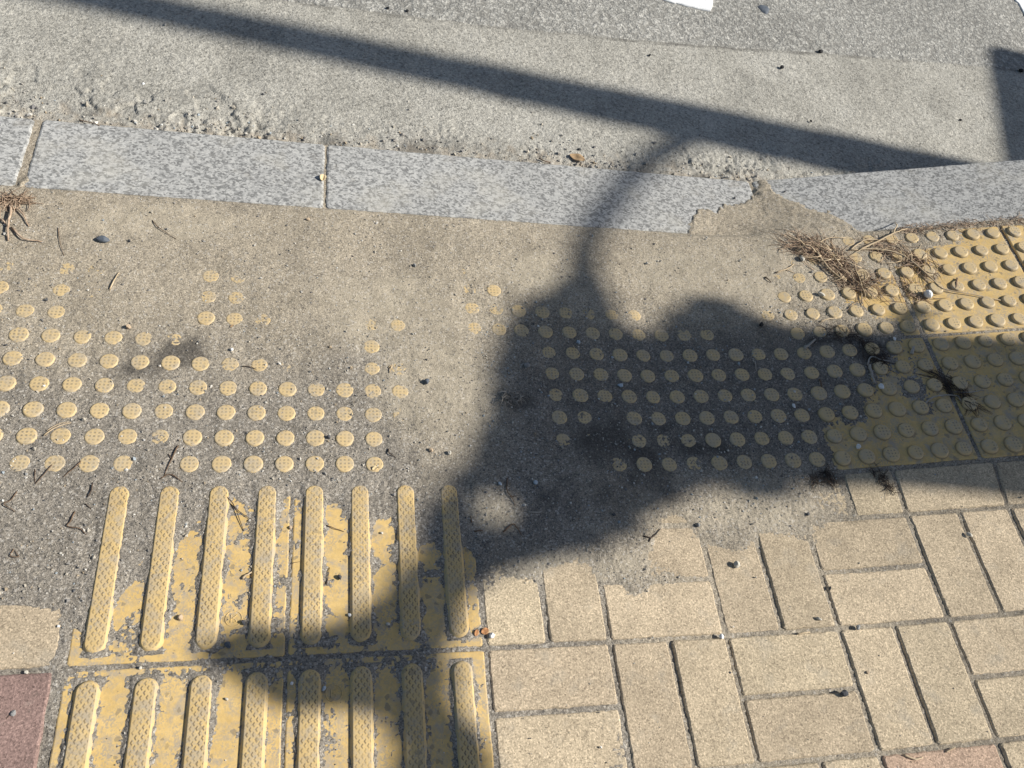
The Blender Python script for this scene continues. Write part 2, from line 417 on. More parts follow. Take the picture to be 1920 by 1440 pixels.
X0, X1, Y0, Y1 = -0.72, 2.22, -0.70, 0.796
cx = np.arange(X0 - 0.02, X1 + 0.03, 0.01); cy = np.arange(Y0 - 0.02, Y1 + 0.03, 0.01)
def coarse():
    out = np.zeros((len(cx), len(cy)))
    for i, x in enumerate(cx):
        d2 = (ctrl[:, 0][None, :] - x) ** 2 + (ctrl[:, 1][None, :] - cy[:, None]) ** 2
        w = 1.0 / (d2 + 0.012 ** 2) ** 2.2
        out[i] = (w * ctrl[:, 2][None, :]).sum(1) / w.sum(1)
    return out
CO = coarse()
def bil(x, y):
    u = np.clip((np.asarray(x) - cx[0]) / 0.01, 0, len(cx) - 1.001); v = np.clip((np.asarray(y) - cy[0]) / 0.01, 0, len(cy) - 1.001)
    i = u.astype(int); j = v.astype(int); u = u - i; v = v - j
    return (CO[i, j] * (1 - u) + CO[i + 1, j] * u) * (1 - v) + (CO[i, j + 1] * (1 - u) + CO[i + 1, j + 1] * u) * v

BARX = [-0.149 + 0.075 * i for i in range(8)]
BAR_TOP_Y = (-0.0385, -0.3045)
BAR_LOW_Y = (-0.3395, -0.6055)
TILE_L, TILE_M, TILE_R = -0.186, 0.118, 0.414
GAPX = [-0.186] + [(BARX[i] + BARX[i + 1]) / 2 for i in range(7)] + [0.414]
GAPC = [-0.27, -0.205, -0.115, -0.095, -0.055, -0.09, -0.11, -0.155, -0.17]    # y below which the face of the upper tiles shows, per gap

def sand_s(x, y):
    """sand level in metres above the pavement face"""
    x = np.asarray(x, float); y = np.asarray(y, float)
    s = bil(x, y)
    # between the bars
    yc = np.interp(x, GAPX, GAPC) + 0.045 * fbm(x, y, 30, 71, 3)
    up = 3.7 * sstep(-0.02, 0.05, y - yc) - 1.1 + 2.6 * fbm(x, y, 42, 31, 3)
    lo = -1.45 + 1.7 * fbm(x, y, 36, 51, 4)
    lo = lo + 1.6 * sstep(0.03, 0.0, np.abs(y + 0.335)) * sstep(-0.02, 0.02, 0.33 - np.abs(x - 0.0))
    b = np.where(y > -0.322, np.minimum(up, 3.3), np.minimum(lo, 2.5))
    d = np.min(np.abs(x[..., None] - np.array(BARX)), -1) - 0.0165
    inb = ((y < BAR_TOP_Y[0] + 0.004) & (y > BAR_TOP_Y[1] - 0.004)) | (y < BAR_LOW_Y[0] + 0.004)
    b = np.where(y < -0.322, b, b)
    b = b + np.where(inb, (2.9 + 3.4 * fbm(x, y, 50, 91, 2)) * np.exp(-np.clip(d, 0, 1) / 0.0045), 0)
    b = np.minimum(b, 3.9)
    inside = sstep(TILE_L - 0.012, TILE_L + 0.012, x) * sstep(TILE_R + 0.010, TILE_R - 0.006, x) * sstep(-0.022, -0.045, y)
    s = s * (1 - inside) + b * inside
    thin = sstep(8, 3, s)
    s = s + (1.5 * fbm(x, y, 9, 3, 3) + 1.2 * fbm(x, y, 32, 7, 3)) * sstep(4.6, 7, s) + (0.55 + 0.35 * thin) * fbm(x, y, 70, 5, 2) + (0.7 + 1.4 * thin) * vnoise(x, y, 310, 9)
    s = s + 1.1 * fbm(x, y, 24, 13, 3) * sstep(1.6, -0.2, s) * sstep(1.0, 1.2, x)
    # joints are filled, a few mm down
    return np.clip(s, -3.8, 12) / 1000.0

SPILL = [(1288, 436), (1300, 405), (1318, 392), (1345, 397), (1362, 386), (1392, 380), (1418, 364), (1424, 336), (1446, 346), (1462, 366), (1490, 376), (1515, 392),
         (1555, 398), (1580, 412), (1612, 436)]
def inpoly(x, y, P):
    x = np.asarray(x); y = np.asarray(y); c = np.zeros(x.shape, bool)
    n = len(P)
    for i in range(n):
        x1, y1 = P[i]; x2, y2 = P[(i + 1) % n]
        if y1 == y2: continue
        cond = ((y1 > y) != (y2 > y)) & (x < (x2 - x1) * (y - y1) / (y2 - y1) + x1)
        c ^= cond
    return c
kz = lambda x, y: float(kerbz(x))
KERB_B, KERB_F = 0.600, 0.797
SPW = [tuple(G(a, b, kz)[:2]) for a, b in SPILL]
SPW = [SPW[0]] + SPW[1:-1] + [SPW[-1]]
SPW = [(SPW[0][0], KERB_B - 0.05)] + SPW + [(SPW[-1][0], KERB_B - 0.05)]
LCOR = [tuple(G(a, b, kz)[:2]) for a, b in [(-60, 350), (0, 356), (28, 352), (42, 330), (52, 345), (60, 372)]]
LCOR = [(LCOR[0][0], KERB_B - 0.05)] + LCOR + [(LCOR[-1][0], KERB_B - 0.05)]

def sand_z(x, y):
    x = np.asarray(x, float); y = np.asarray(y, float)
    z1 = hgt(x, y) + sand_s(x, y)
    wx = x + 0.017 * fbm(x, y, 70, 41, 4); wy = y + 0.017 * fbm(x, y, 70, 45, 4)
    sp = np.zeros(x.shape)
    for dx, dy in ((0, 0), (7, 0), (-7, 0), (0, 7), (0, -7), (4, 4), (-4, 4), (4, -4), (-4, -4), (2, 1), (-2, -1)):
        sp = sp + (inpoly(wx + dx / 1000, wy + dy / 1000, SPW) | inpoly(wx + dx / 1000, wy + dy / 1000, LCOR)) / 11.0
    spw = np.zeros(x.shape)
    for q in range(10):
        for rr_ in (0.012, 0.026):
            spw = spw + inpoly(x + rr_ * math.cos(q * 0.628), y + rr_ * math.sin(q * 0.628), SPW) / 20.0
    spw = (np.clip(spw - 0.5, 0, 1) * 2) ** 1.5 * sstep(1.02, 1.22, x)
    z2 = kerbz(x) - 0.0032 + 0.0062 * sp + 0.0022 * fbm(x, y, 90, 47, 3) + spw * np.clip(hgt(x, y) + 0.003 - kerbz(x), 0, 1) * np.exp(-np.clip(y - KERB_B, 0, 1) / 0.06)
    # pavement sand falls to the level of the kerb over the last 10 cm
    z1 = z1 + (np.minimum(z1, kerbz(x) + 0.001) - z1) * sstep(KERB_B - 0.024, KERB_B + 0.002, y) * sstep(1.72, 1.6, x) * (1 - spw)
    t = sstep(KERB_B - 0.006, KERB_B + 0.004, y)
    return z1 * (1 - t) + z2 * t

STEP = 0.0023
xs = np.arange(X0, X1, STEP); ys = np.arange(Y0, Y1, STEP)
XX, YY = np.meshgrid(xs, ys, indexing='ij')
ZZ = sand_z(XX, YY)
tint = np.zeros(XX.shape + (4,)); tint[..., 3] = 1
greyz = sstep(0.33, 0.10, YY + 0.14 * fbm(XX, YY, 5, 61, 3))
greyz = np.maximum(greyz, sstep(0.5, 0.8, XX) * sstep(0.34, 0.25, YY) * 0.9)
greyz = greyz * (1 - 0.75 * sstep(0.55, 0.75, XX) * sstep(0.03, -0.04, YY + 0.03 * fbm(XX, YY, 15, 111, 3)))
warmpatch = sstep(0.16, 0.05, np.hypot((XX - 0.40) / 1.0, (YY - 0.16) / 1.9))
tint[..., 0] = np.clip(greyz * (1 - 0.8 * warmpatch) + 0.25 * fbm(XX, YY, 12, 67, 3), 0, 1)
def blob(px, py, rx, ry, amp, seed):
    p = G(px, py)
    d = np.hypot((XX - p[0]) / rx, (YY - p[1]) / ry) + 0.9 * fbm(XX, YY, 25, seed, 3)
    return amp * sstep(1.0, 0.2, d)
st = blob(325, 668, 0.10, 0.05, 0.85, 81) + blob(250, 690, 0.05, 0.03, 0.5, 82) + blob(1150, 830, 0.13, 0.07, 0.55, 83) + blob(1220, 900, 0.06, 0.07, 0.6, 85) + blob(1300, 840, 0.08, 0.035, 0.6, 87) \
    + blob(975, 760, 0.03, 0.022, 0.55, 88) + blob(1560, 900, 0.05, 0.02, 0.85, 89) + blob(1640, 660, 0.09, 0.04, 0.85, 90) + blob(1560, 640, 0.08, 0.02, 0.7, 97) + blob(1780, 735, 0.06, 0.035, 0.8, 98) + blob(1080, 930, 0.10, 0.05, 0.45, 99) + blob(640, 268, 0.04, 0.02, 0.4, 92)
shade_tone = sstep(0.50, 0.62, XX + 0.06 * fbm(XX, YY, 14, 113, 3)) * sstep(1.35, 1.2, XX) * sstep(-0.04, 0.02, YY + 0.05 * fbm(XX, YY, 14, 115, 3)) * sstep(0.36, 0.29, YY + 0.05 * fbm(XX, YY, 12, 117, 3))  # sand colour darkened where the shadow lies: painted shade along with dark grit
st = st + 0.30 * shade_tone * (1 + 0.8 * fbm(XX, YY, 18, 119, 3))
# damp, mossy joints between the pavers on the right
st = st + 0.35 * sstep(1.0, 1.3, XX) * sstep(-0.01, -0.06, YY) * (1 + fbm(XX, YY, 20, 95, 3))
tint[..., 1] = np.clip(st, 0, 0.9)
dry = np.zeros(XX.shape)
for px, py, rx, ry in ((1350, 520, 0.26, 0.10), (820, 720, 0.13, 0.20), (1000, 520, 0.10, 0.06), (760, 600, 0.2, 0.12), (300, 420, 0.18, 0.05), (1400, 955, 0.20, 0.05), (1080, 1060, 0.16, 0.035), (920, 960, 0.05, 0.05)):
    p = G(px, py)
    dry = np.maximum(dry, sstep(1.25, 0.3, np.hypot((XX - p[0]) / rx, (YY - p[1]) / ry) + 0.5 * fbm(XX, YY, 9, 103, 4)))
tint[..., 2] = np.clip(dry * (0.75 + 0.6 * fbm(XX, YY, 26, 107, 4)), 0, 1)
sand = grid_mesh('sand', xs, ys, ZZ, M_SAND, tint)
tag(sand, 'beige windblown sand drifted over the pavement', 'sand', kind='stuff')

BARL = (BAR_TOP_Y[0] - BAR_TOP_Y[1])
def sandlook(x, y):
    u = (x - xs[0]) / STEP; v = (y - ys[0]) / STEP
    i = min(max(int(u), 0), len(xs) - 2); j = min(max(int(v), 0), len(ys) - 2)
    u = min(max(u - i, 0), 1); v = min(max(v - j, 0), 1)
    return float((ZZ[i, j] * (1 - u) + ZZ[i + 1, j] * u) * (1 - v) + (ZZ[i, j + 1] * (1 - u) + ZZ[i + 1, j + 1] * u) * v)
def top_z(x, y):
    """highest surface at a point (sand, tile, kerb, gutter)"""
    if y > KERB_F: return 0.004 + 0.0
    sz = sandlook(x, y)
    return max(float(kerbz(x)) if y > KERB_B else float(hgt(x, y)), sz)
def on(px, py):
    """point on top of whatever lies at a place of the photograph"""
    return G(px, py, top_z)

# ------------------------------------------------------------------ loops: bevelled slabs
def rect_loop(x0, x1, y0, y1, step, r=0.004, jit=0.0):
    pts = []
    def seg(ax, ay, bx, by):
        n = max(1, int(round(math.hypot(bx - ax, by - ay) / step)))
        for k in range(n):
            t = k / n; pts.append((ax + (bx - ax) * t, ay + (by - ay) * t))
    c = [(x0 + r, y0), (x1 - r, y0), (x1, y0 + r), (x1, y1 - r), (x1 - r, y1), (x0 + r, y1), (x0, y1 - r), (x0, y0 + r)]
    for k in range(8):
        a, b = c[k], c[(k + 1) % 8]
        if k % 2 == 0: seg(*a, *b)
        else: pts.append(a)
    if jit:
        pts = [(x + random.gauss(0, jit), y + random.gauss(0, jit)) for x, y in pts]
    return pts

def inset(P, d):
    xs_ = [p[0] for p in P]; ys_ = [p[1] for p in P]
    cx_, cy_ = (min(xs_) + max(xs_)) / 2, (min(ys_) + max(ys_)) / 2
    wx, wy = (max(xs_) - min(xs_)) / 2, (max(ys_) - min(ys_)) / 2
    return [(cx_ + (x - cx_) * (wx - d) / wx, cy_ + (y - cy_) * (wy - d) / wy) for x, y in P]

def stack(loops, zs, verts, faces):
    base = len(verts); n = len(loops[0])
    for L, z in zip(loops, zs):
        for (x, y) in L: verts.append((x, y, z if not callable(z) else z(x, y)))
    for k in range(len(loops) - 1):
        for i in range(n):
            j = (i + 1) % n
            faces.append((base + k * n + i, base + k * n + j, base + (k + 1) * n + j, base + (k + 1) * n + i))
    faces.append(tuple(base + (len(loops) - 1) * n + i for i in range(n)))

# ------------------------------------------------------------------ pavement of basket-weave pavers
def build_pavement():
    verts, faces, cols = [], [], []
    MX, MY, J = 0.2055, 0.2005, 0.0070
    OX, OY = 0.4165, -0.3215
    def paver(x0, x1, y0, y1, col, fine):
        x0 += J / 2; x1 -= J / 2; y0 += J / 2; y1 -= J / 2
        if x1 - x0 < 0.02 or y1 - y0 < 0.02: return
        tz = random.gauss(0, 0.0007); sx = random.gauss(0, 0.004); sy = random.gauss(0, 0.004)
        mx, my = (x0 + x1) / 2, (y0 + y1) / 2
        top = lambda dz: (lambda x, y: float(hgt(x, y)) + tz + sx * (x - mx) + sy * (y - my) + dz)
        P = rect_loop(x0, x1, y0, y1, 0.008 if fine else 0.05, 0.003, 0.0004 if fine else 0)
        P1 = inset(P, 0.0012); P2 = inset(P, 0.0032)
        b = len(verts)
        stack([P, P, P1, P2], [top(-0.05), top(-0.0042), top(-0.0014), top(0.0)], verts, faces)
        f = random.uniform(0.85, 1.06)
        cols.extend([(col[0] * f, col[1] * f * random.uniform(0.99, 1.01), col[2] * f, 1)] * (len(verts) - b))
    beige = (0.505, 0.412, 0.285); red = (0.275, 0.185, 0.160); pink = (0.46, 0.33, 0.24)
    for i in range(-14, 24):
        for j in range(-12, 3):
            x0 = OX + i * MX; y0 = OY + j * MY; x1 = x0 + MX; y1 = y0 + MY
            if x0 < TILE_R - 0.05 and x1 > TILE_L + 0.05 : continue          # the yellow guiding path
            top = -0.0285
            if y0 > top - 0.03: continue
            xoff = 0.0
            if x1 < TILE_L + 0.06:                                            # left of the guiding path the bond starts anew
                xoff = (TILE_L - 0.007) - (OX - 3 * MX)
            x0 += xoff; x1 += xoff
            fine = (-0.8 < x0 < 2.2) and y0 > -0.75
            upright = (i + j + (1 if x1 < TILE_L + 0.06 else 0)) % 2 == 0
            ymx = min(y1, top)
            def colour(px_, py_):
                if px_ < TILE_L:
                    return red if py_ < -0.325 else beige
                if py_ < -0.53 and 1.02 < px_ < 1.24: return pink
                if py_ < -0.73: return red
                return beige
            if upright:
                for k in range(2):
                    a = x0 + k * MX / 2
                    paver(a, a + MX / 2, y0, ymx, colour(a + 0.05, (y0 + ymx) / 2), fine)
            else:
                for k in range(2):
                    a = y0 + k * MY / 2; b = min(a + MY / 2, top)
                    if b - a > 0.03: paver(x0, x1, a, b, colour(x0 + 0.1, (a + b) / 2), fine)
    o = mesh_obj('pavement', verts, faces, M_PAV)
    a = o.data.attributes.new('tint', 'FLOAT_COLOR', 'POINT')
    a.data.foreach_set('color', np.array(cols, dtype=np.float32).ravel())
    tag(o, kind='structure')
build_pavement()

# bed under everything, and the wide ground beyond
def sheet(name, x0, x1, y0, y1, z, mat, n=1):
    xs_ = np.linspace(x0, x1, n + 1); ys_ = np.linspace(y0, y1, n + 1)
    tt = np.zeros((n + 1, n + 1, 4)); tt[..., 0] = 0.5; tt[..., 3] = 1
    o = grid_mesh(name, xs_, ys_, np.full((n + 1, n + 1), z), mat, tt)
    tag(o, kind='structure'); return o
sheet('ground', -150, 150, -150, 150, -0.12, M_SAND)
# sandy bed that fills the joints outside the drift
bx = np.arange(-3.2, 5.4, 0.05); by = np.arange(-2.8, KERB_B + 0.001, 0.05)
BX, BY = np.meshgrid(bx, by, indexing='ij')
BZ = hgt(BX, BY) - np.where((BX > X0 + 0.02) & (BX < X1 - 0.02) & (BY > Y0 + 0.02), 0.03, 0.006)
bt = np.zeros(BX.shape + (4,)); bt[..., 0] = 0.7; bt[..., 3] = 1
tag(grid_mesh('pavement_bed', bx, by, BZ, M_SAND, bt), kind='structure')

# ------------------------------------------------------------------ gutter and carriageway
def seam(x): return np.interp(x, [-5, 0.19, 0.55, 1.144, 1.718, 2.308, 6], [1.27, 1.319, 1.318, 1.351, 1.40, 1.44, 1.62])
GS = 0.0032
gx = np.arange(-1.1, 3.3, GS); gy = np.arange(KERB_F - 0.03, 1.52, GS)
GX, GY = np.meshgrid(gx, gy, indexing='ij')
dk = GY - KERB_F
rough = sstep(0.16, 0.02, dk + 0.10 * fbm(GX, GY, 7, 201, 3)) * np.interp(GX, [-1, -0.4, 0.3, 1.5, 3], [1.0, 1.0, 0.9, 0.55, 0.4])
chunk = np.abs(fbm(GX, GY, 48, 205, 3))
low = fbm(GX, GY, 8, 211, 3)
GZ = 0.003 + 0.004 * low * sstep(0.0, 0.1, dk) + 0.0011 * fbm(GX, GY, 110, 213, 2)
rough = rough * (0.25 + 0.9 * sstep(-0.15, 0.3, fbm(GX, GY, 6, 203, 3)))
GZ = GZ + rough * (-0.008 + 0.012 * chunk + 0.010 * fbm(GX, GY, 22, 217, 2) + 0.007 * vnoise(GX + 0.02 * fbm(GX, GY, 40, 209, 2), GY, 65, 208) + 0.011 * np.minimum(vnoise(GX + 0.012 * fbm(GX, GY, 60, 257, 2), GY + 0.012 * fbm(GX, GY, 60, 259, 2), 95, 251), 0.0) + 0.006 * vnoise(GX, GY, 190, 253))
# low broken skin of concrete on the left
skin = sstep(0.02, 0.06, fbm(GX, GY, 14, 219, 3)) * sstep(0.28, 0.06, dk) * sstep(0.15, -0.1, GX)
GZ = GZ + 0.005 * skin
GZ = np.where(dk < 0.004, np.minimum(GZ, -0.001 + 0.006 * fbm(GX, GY, 50, 221, 2)), GZ)
GZ = GZ - 0.02 * sstep(0.0, 0.035, GY - seam(GX) - 0.006 * fbm(GX, GY, 18, 233, 3))
gt = np.zeros(GX.shape + (4,)); gt[..., 3] = 1
gt[..., 0] = np.clip(sstep(0.06, 0.0, dk + 0.07 * fbm(GX, GY, 30, 223, 4)) * (0.3 + 0.9 * sstep(0.0, -0.15, chunk - 0.25)), 0, 1)
sd = np.abs(GY - seam(GX) - 0.010 * fbm(GX, GY, 18, 233, 3))
gt[..., 1] = np.clip(sstep(0.016, 0.002, sd) * (0.35 + 0.8 * fbm(GX, GY, 12, 227, 2)) + sstep(0.0, 0.25, fbm(GX, GY, 10, 229, 3) - 0.18) * sstep(0.09, 0.0, dk) * 0.7, 0, 1)
gut = grid_mesh('gutter', gx, gy, GZ, M_CONC, gt); tag(gut, kind='structure')

ax = np.arange(-1.2, 4.2, 0.006); ay = np.arange(1.24, 2.5, 0.006)
AX, AY = np.meshgrid(ax, ay, indexing='ij')
edge = AY - seam(AX) - 0.006 * fbm(AX, AY, 18, 233, 3)
AZ = 0.0035 + 0.0022 * fbm(AX, AY, 75, 241, 2) + 0.003 * fbm(AX, AY, 6, 243, 2) + 0.004 * (1 - np.exp(-np.clip(edge, 0, 1) / 0.05))
AZ = AZ - 0.03 * sstep(0.004, -0.012, edge)
road = grid_mesh('road', ax, ay, AZ, M_ASPH); tag(road, kind='structure')
def ringsheet():
    # carriageway beyond the close-up, as one frame round it
    v = []; f = []
    X = [-60, -1.15, 4.15, 60]; Y = [0.80, 1.30, 2.46, 7.5]
    for y in Y:
        for x in X: v.append((x, y, -0.002))
    for j in range(3):
        for i in range(3):
            if i == 1 and j in (0, 1): continue
            k = j * 4 + i; f.append((k, k + 1, k + 5, k + 4))
    o = mesh_obj('road', v, f, M_ASPH); tag(o, kind='structure')
ringsheet()

def road_paint(P):
    zf = lambda x, y: 0.0105
    W = [G(a, b, zf) for a, b in P]
    L = []
    n = len(W)
    for i in range(n):
        a, b = W[i], W[(i + 1) % n]
        m_ = max(1, int(np.linalg.norm(b - a) / 0.012))
        for k in range(m_):
            p = a + (b - a) * k / m_
            L.append((p[0] + random.gauss(0, 0.0022), p[1] + random.gauss(0, 0.0022)))
    v, f = [], []
    stack([L, L, inset(L, 0.002)], [0.002, 0.0095, 0.0118], v, f)
    o = mesh_obj('road_marking', v, f, M_WHITE, smooth=True, sharp=40); tag(o, kind='structure')
road_paint([(1130, -22), (1240, -2), (1292, 12), (1330, 19), (1337, 14), (1336, -40), (1336, -300), (1130, -300)])
road_paint([(1902, -2), (1912, 10), (1922, 30), (1990, 60), (2150, 60), (2150, -260), (1840, -260)])

# ------------------------------------------------------------------ granite kerb stones
def kerb_stone(x0, x1, label, r=0.005):
    ctrx = (x0 + x1) / 2
    root_z = float(kerbz(ctrx))
    P = rect_loop(x0, x1, KERB_B, KERB_F, 0.02, r, 0.0005)
    v, f = [], []
    zt = lambda dz: (lambda x, y: float(kerbz(x)) + dz)
    stack([P, P, inset(P, 0.0015), inset(P, 0.005)], [zt(-0.22), zt(-0.005), zt(-0.0015), zt(0.0)], v, f)
    v = [(x - ctrx, y - KERB_B, z - root_z) for x, y, z in v]
    o = mesh_obj('kerb_stone', v, f, M_GRAN)
    o.location = (ctrx, KERB_B, root_z)
    tag(o, label, 'kerb stone', 'granite stones of the kerb')
kerb_stone(-1.40, -0.423, 'speckled granite kerb stone with a rounded sandy corner above the dry root tuft', 0.006)
kerb_stone(-0.409, 0.1565, 'short flush granite kerb stone, clean, above the slate chip on the sand')
kerb_stone(0.1605, 1.188, 'long flush granite kerb stone crossed by the narrow curved shadow')
kerb_stone(1.196, 2.196, 'pale granite kerb stone ramping up beside the dotted tiles')

# ------------------------------------------------------------------ tactile tiles
def slab_mesh(w, d):
    v, f = [], []
    P = rect_loop(-w / 2, w / 2, -d / 2, d / 2, 0.02, 0.003, 0.0003)
    stack([P, P, inset(P, 0.0008), inset(P, 0.0025)], [-0.04, -0.0025, -0.0007, 0.0], v, f)
    return v, f
sv, sf = slab_mesh(0.2955, 0.2955)
slab0 = mesh_obj('slab', sv, sf, M_YEL)

def circ(r, n=28): return [(r * math.cos(2 * math.pi * k / n), r * math.sin(2 * math.pi * k / n)) for k in range(n)]
dv, df = [], []
stack([circ(0.0184), circ(0.0180), circ(0.0150), circ(0.0144), circ(0.0136), circ(0.0122)], [-0.001, 0.0002, 0.0045, 0.0052, 0.0056, 0.0057], dv, df)
dot0 = mesh_obj('dot', dv, df, M_DOT, smooth=True, sharp=33)

def stadium(r, L, n=14):
    h = L / 2 - 0.0165; P = []
    for k in range(n + 1):
        a = math.pi * k / n; P.append((r * math.cos(a), h + r * math.sin(a)))
    for k in range(n + 1):
        a = math.pi + math.pi * k / n; P.append((r * math.cos(a), -h + r * math.sin(a)))
    return P
bv, bf = [], []
stack([stadium(0.0176, BARL), stadium(0.0172, BARL), stadium(0.0135, BARL), stadium(0.0127, BARL), stadium(0.0120, BARL)], [-0.001, 0.0003, 0.0050, 0.0056, 0.0057], bv, bf)
bar0 = mesh_obj('bar', bv, bf, M_BAR, smooth=True, sharp=33)

def emblem_mesh():
    v, f = [], []
    def strip(P, w, closed=False):
        n = len(P); b = len(v)
        for i, p in enumerate(P):
            a = P[i - 1] if (i or closed) else p; c = P[(i + 1) % n] if (i < n - 1 or closed) else p
            t = Vector((c[0] - a[0], c[1] - a[1], 0)).normalized(); nn = Vector((-t.y, t.x, 0))
            for s_, z in ((-1, -0.0005), (-0.55, 0.0007), (0.55, 0.0007), (1, -0.0005)):
                v.append((p[0] + nn.x * w * s_, p[1] + nn.y * w * s_, z))
        for i in range(n if closed else n - 1):
            j = (i + 1) % n
            for k in range(3): f.append((b + i * 4 + k, b + j * 4 + k, b + j * 4 + k + 1, b + i * 4 + k + 1))
    strip(circ(0.0118, 36), 0.0009, True)
    strip([(-0.004, -0.006), (-0.004, 0.006)], 0.0010)
    strip([(0.0045, 0.0055), (0.0015, 0.003), (-0.0025, 0.0005)], 0.0010)
    strip([(-0.0025, 0.0005), (0.002, -0.001), (0.004, -0.0035), (0.003, -0.006), (0.000, -0.0058)], 0.0010)
    return v, f
ev, ef = emblem_mesh()
emblem0 = mesh_obj('emblem', ev, ef, M_YEL, smooth=True)
_first = {'slab': slab0, 'dot': dot0, 'bar': bar0, 'emblem': emblem0}
_used = set()
def part(kind, parent, loc):
    if kind not in _used:
        _used.add(kind); o = _first[kind]; o.parent = parent; o.location = loc; return o
    return copy_part(_first[kind], parent, loc)

def dot_tile(cxm, row, label, c0, emblem=False):
    """row 0 is the tile next to the pavers, row 1 the one next to the kerb; c0 the column index of its first dot"""
    x = cxm; y = 0.125 + 0.302 * row
    sl = (float(hgt(x + 0.1, y)) - float(hgt(x - 0.1, y))) / 0.2
    root = empty('dotted_tactile_tile', (x, y, float(hgt(x, y)) + random.gauss(0, 0.0002)), (0, -math.atan(sl), random.gauss(0, 0.0025)))
    tag(root, label, 'tactile tile', 'dotted yellow warning tiles')
    sl_ = part('slab', root, (0, 0, 0))
    for i in range(6):
        for j in range(6):
            if dotlevel(row * 6 + j, c0 + i) == 0: continue
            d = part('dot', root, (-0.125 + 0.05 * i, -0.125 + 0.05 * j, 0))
            d.rotation_euler = (random.gauss(0, 0.012), random.gauss(0, 0.012), random.choice((0, 0.02, -0.03)))
            d.location.z = -abs(random.gauss(0, 0.0002)); q = random.gauss(1.0, 0.025); d.scale = (q, q, 1)
    if emblem: part('emblem', sl_, (-0.0, 0.1, 0))
    return root
# columns: first dot index c -> centre x = 0.05*c + 0.125
LAB = {
 (-13, 0): 'dotted yellow tile at the left edge of the photo, cut off, beside the pavers',
 (-7, 0): 'dotted yellow tile half buried in grey sand, leftmost complete one of the lower row',
 (-1, 0): 'sand-filled dotted yellow tile right above the tops of the middle guiding bars',
 (5, 0): 'dotted yellow tile nearly swallowed by sand, one dot column showing, left of the shadow',
 (11, 0): 'shaded dotted yellow tile under grit beside the small dry tuft',
 (17, 0): 'shaded dotted yellow tile, only its dots above grey grit, left of bare tile',
 (23, 0): 'shaded dotted yellow tile with bare lower corner and dusty dots, above the beige pavers',
 (29, 0): 'clean shaded dotted yellow tile with moulded emblem, right of the dead weed',
 (35, 0): 'dotted yellow tile of the lower row running out of the right edge of the photo',
 (-13, 1): 'dotted yellow tile at the left edge, few dots showing, near the root tuft',
 (-7, 1): 'buried dotted yellow tile with two faint dots below the slate chip',
 (-1, 1): 'buried dotted yellow tile with a short column of dots left of centre, under beige sand',
 (5, 1): 'deeply buried dotted yellow tile, faint dots just left of the shadow tip',
 (11, 1): 'buried dotted yellow tile with two rows of dots under the shadow tip',
 (17, 1): 'deeply buried dotted yellow tile, last dots along the upper edge of the broad shadow',
 (23, 1): 'sunlit dotted yellow tile half covered by dry grass beside the kerb',
 (29, 1): 'sunlit bare dotted yellow tile with crisp dots and dot shadows beside the ramped kerb',
 (35, 1): 'sunlit dotted yellow tile cut by the right edge of the photo beside the kerb',
}
for (c0, row), lab in LAB.items():
    dot_tile(0.05 * c0 + 0.125 - (0.0 if c0 < 11 else 0.004), row, lab, c0, emblem=(c0 == 29 and row == 0))

def bar_tile(x0, x1, y1, bars, by, label, emb=None):
    cxm = (x0 + x1) / 2; cym = y1 - 0.1485
    root = empty('barred_tactile_tile', (cxm, cym, 0), (0, 0, 0))
    tag(root, label, 'tactile tile', 'barred yellow guiding tiles')
    sl_ = part('slab', root, (0, 0, 0))
    for b in bars:
        part('bar', root, (BARX[b] - cxm + random.gauss(0, 0.0006), (by[0] + by[1]) / 2 - cym, 0))
    if emb: part('emblem', sl_, (emb[0] - cxm, emb[1] - cym, 0.0))
e1 = G(438, 1160); e2 = G(626, 1300)
bar_tile(TILE_L, TILE_M, -0.0225, (0, 1, 2, 3), BAR_TOP_Y, 'sunlit barred yellow tile with a round moulded emblem, sand in its upper half', (e1[0], e1[1]))
bar_tile(TILE_M, TILE_R, -0.0225, (4, 5, 6, 7), BAR_TOP_Y, 'barred yellow tile below the dots, right one, its last bar in shadow')
bar_tile(TILE_L, TILE_M, -0.3245, (0, 1, 2, 3), BAR_LOW_Y, 'mostly sunlit barred yellow tile at the bottom edge beside the red pavers')
bar_tile(TILE_M, TILE_R, -0.3245, (4, 5, 6, 7), BAR_LOW_Y, 'shadow-dappled barred yellow tile at the bottom edge beside the beige pavers', (e2[0], e2[1]))

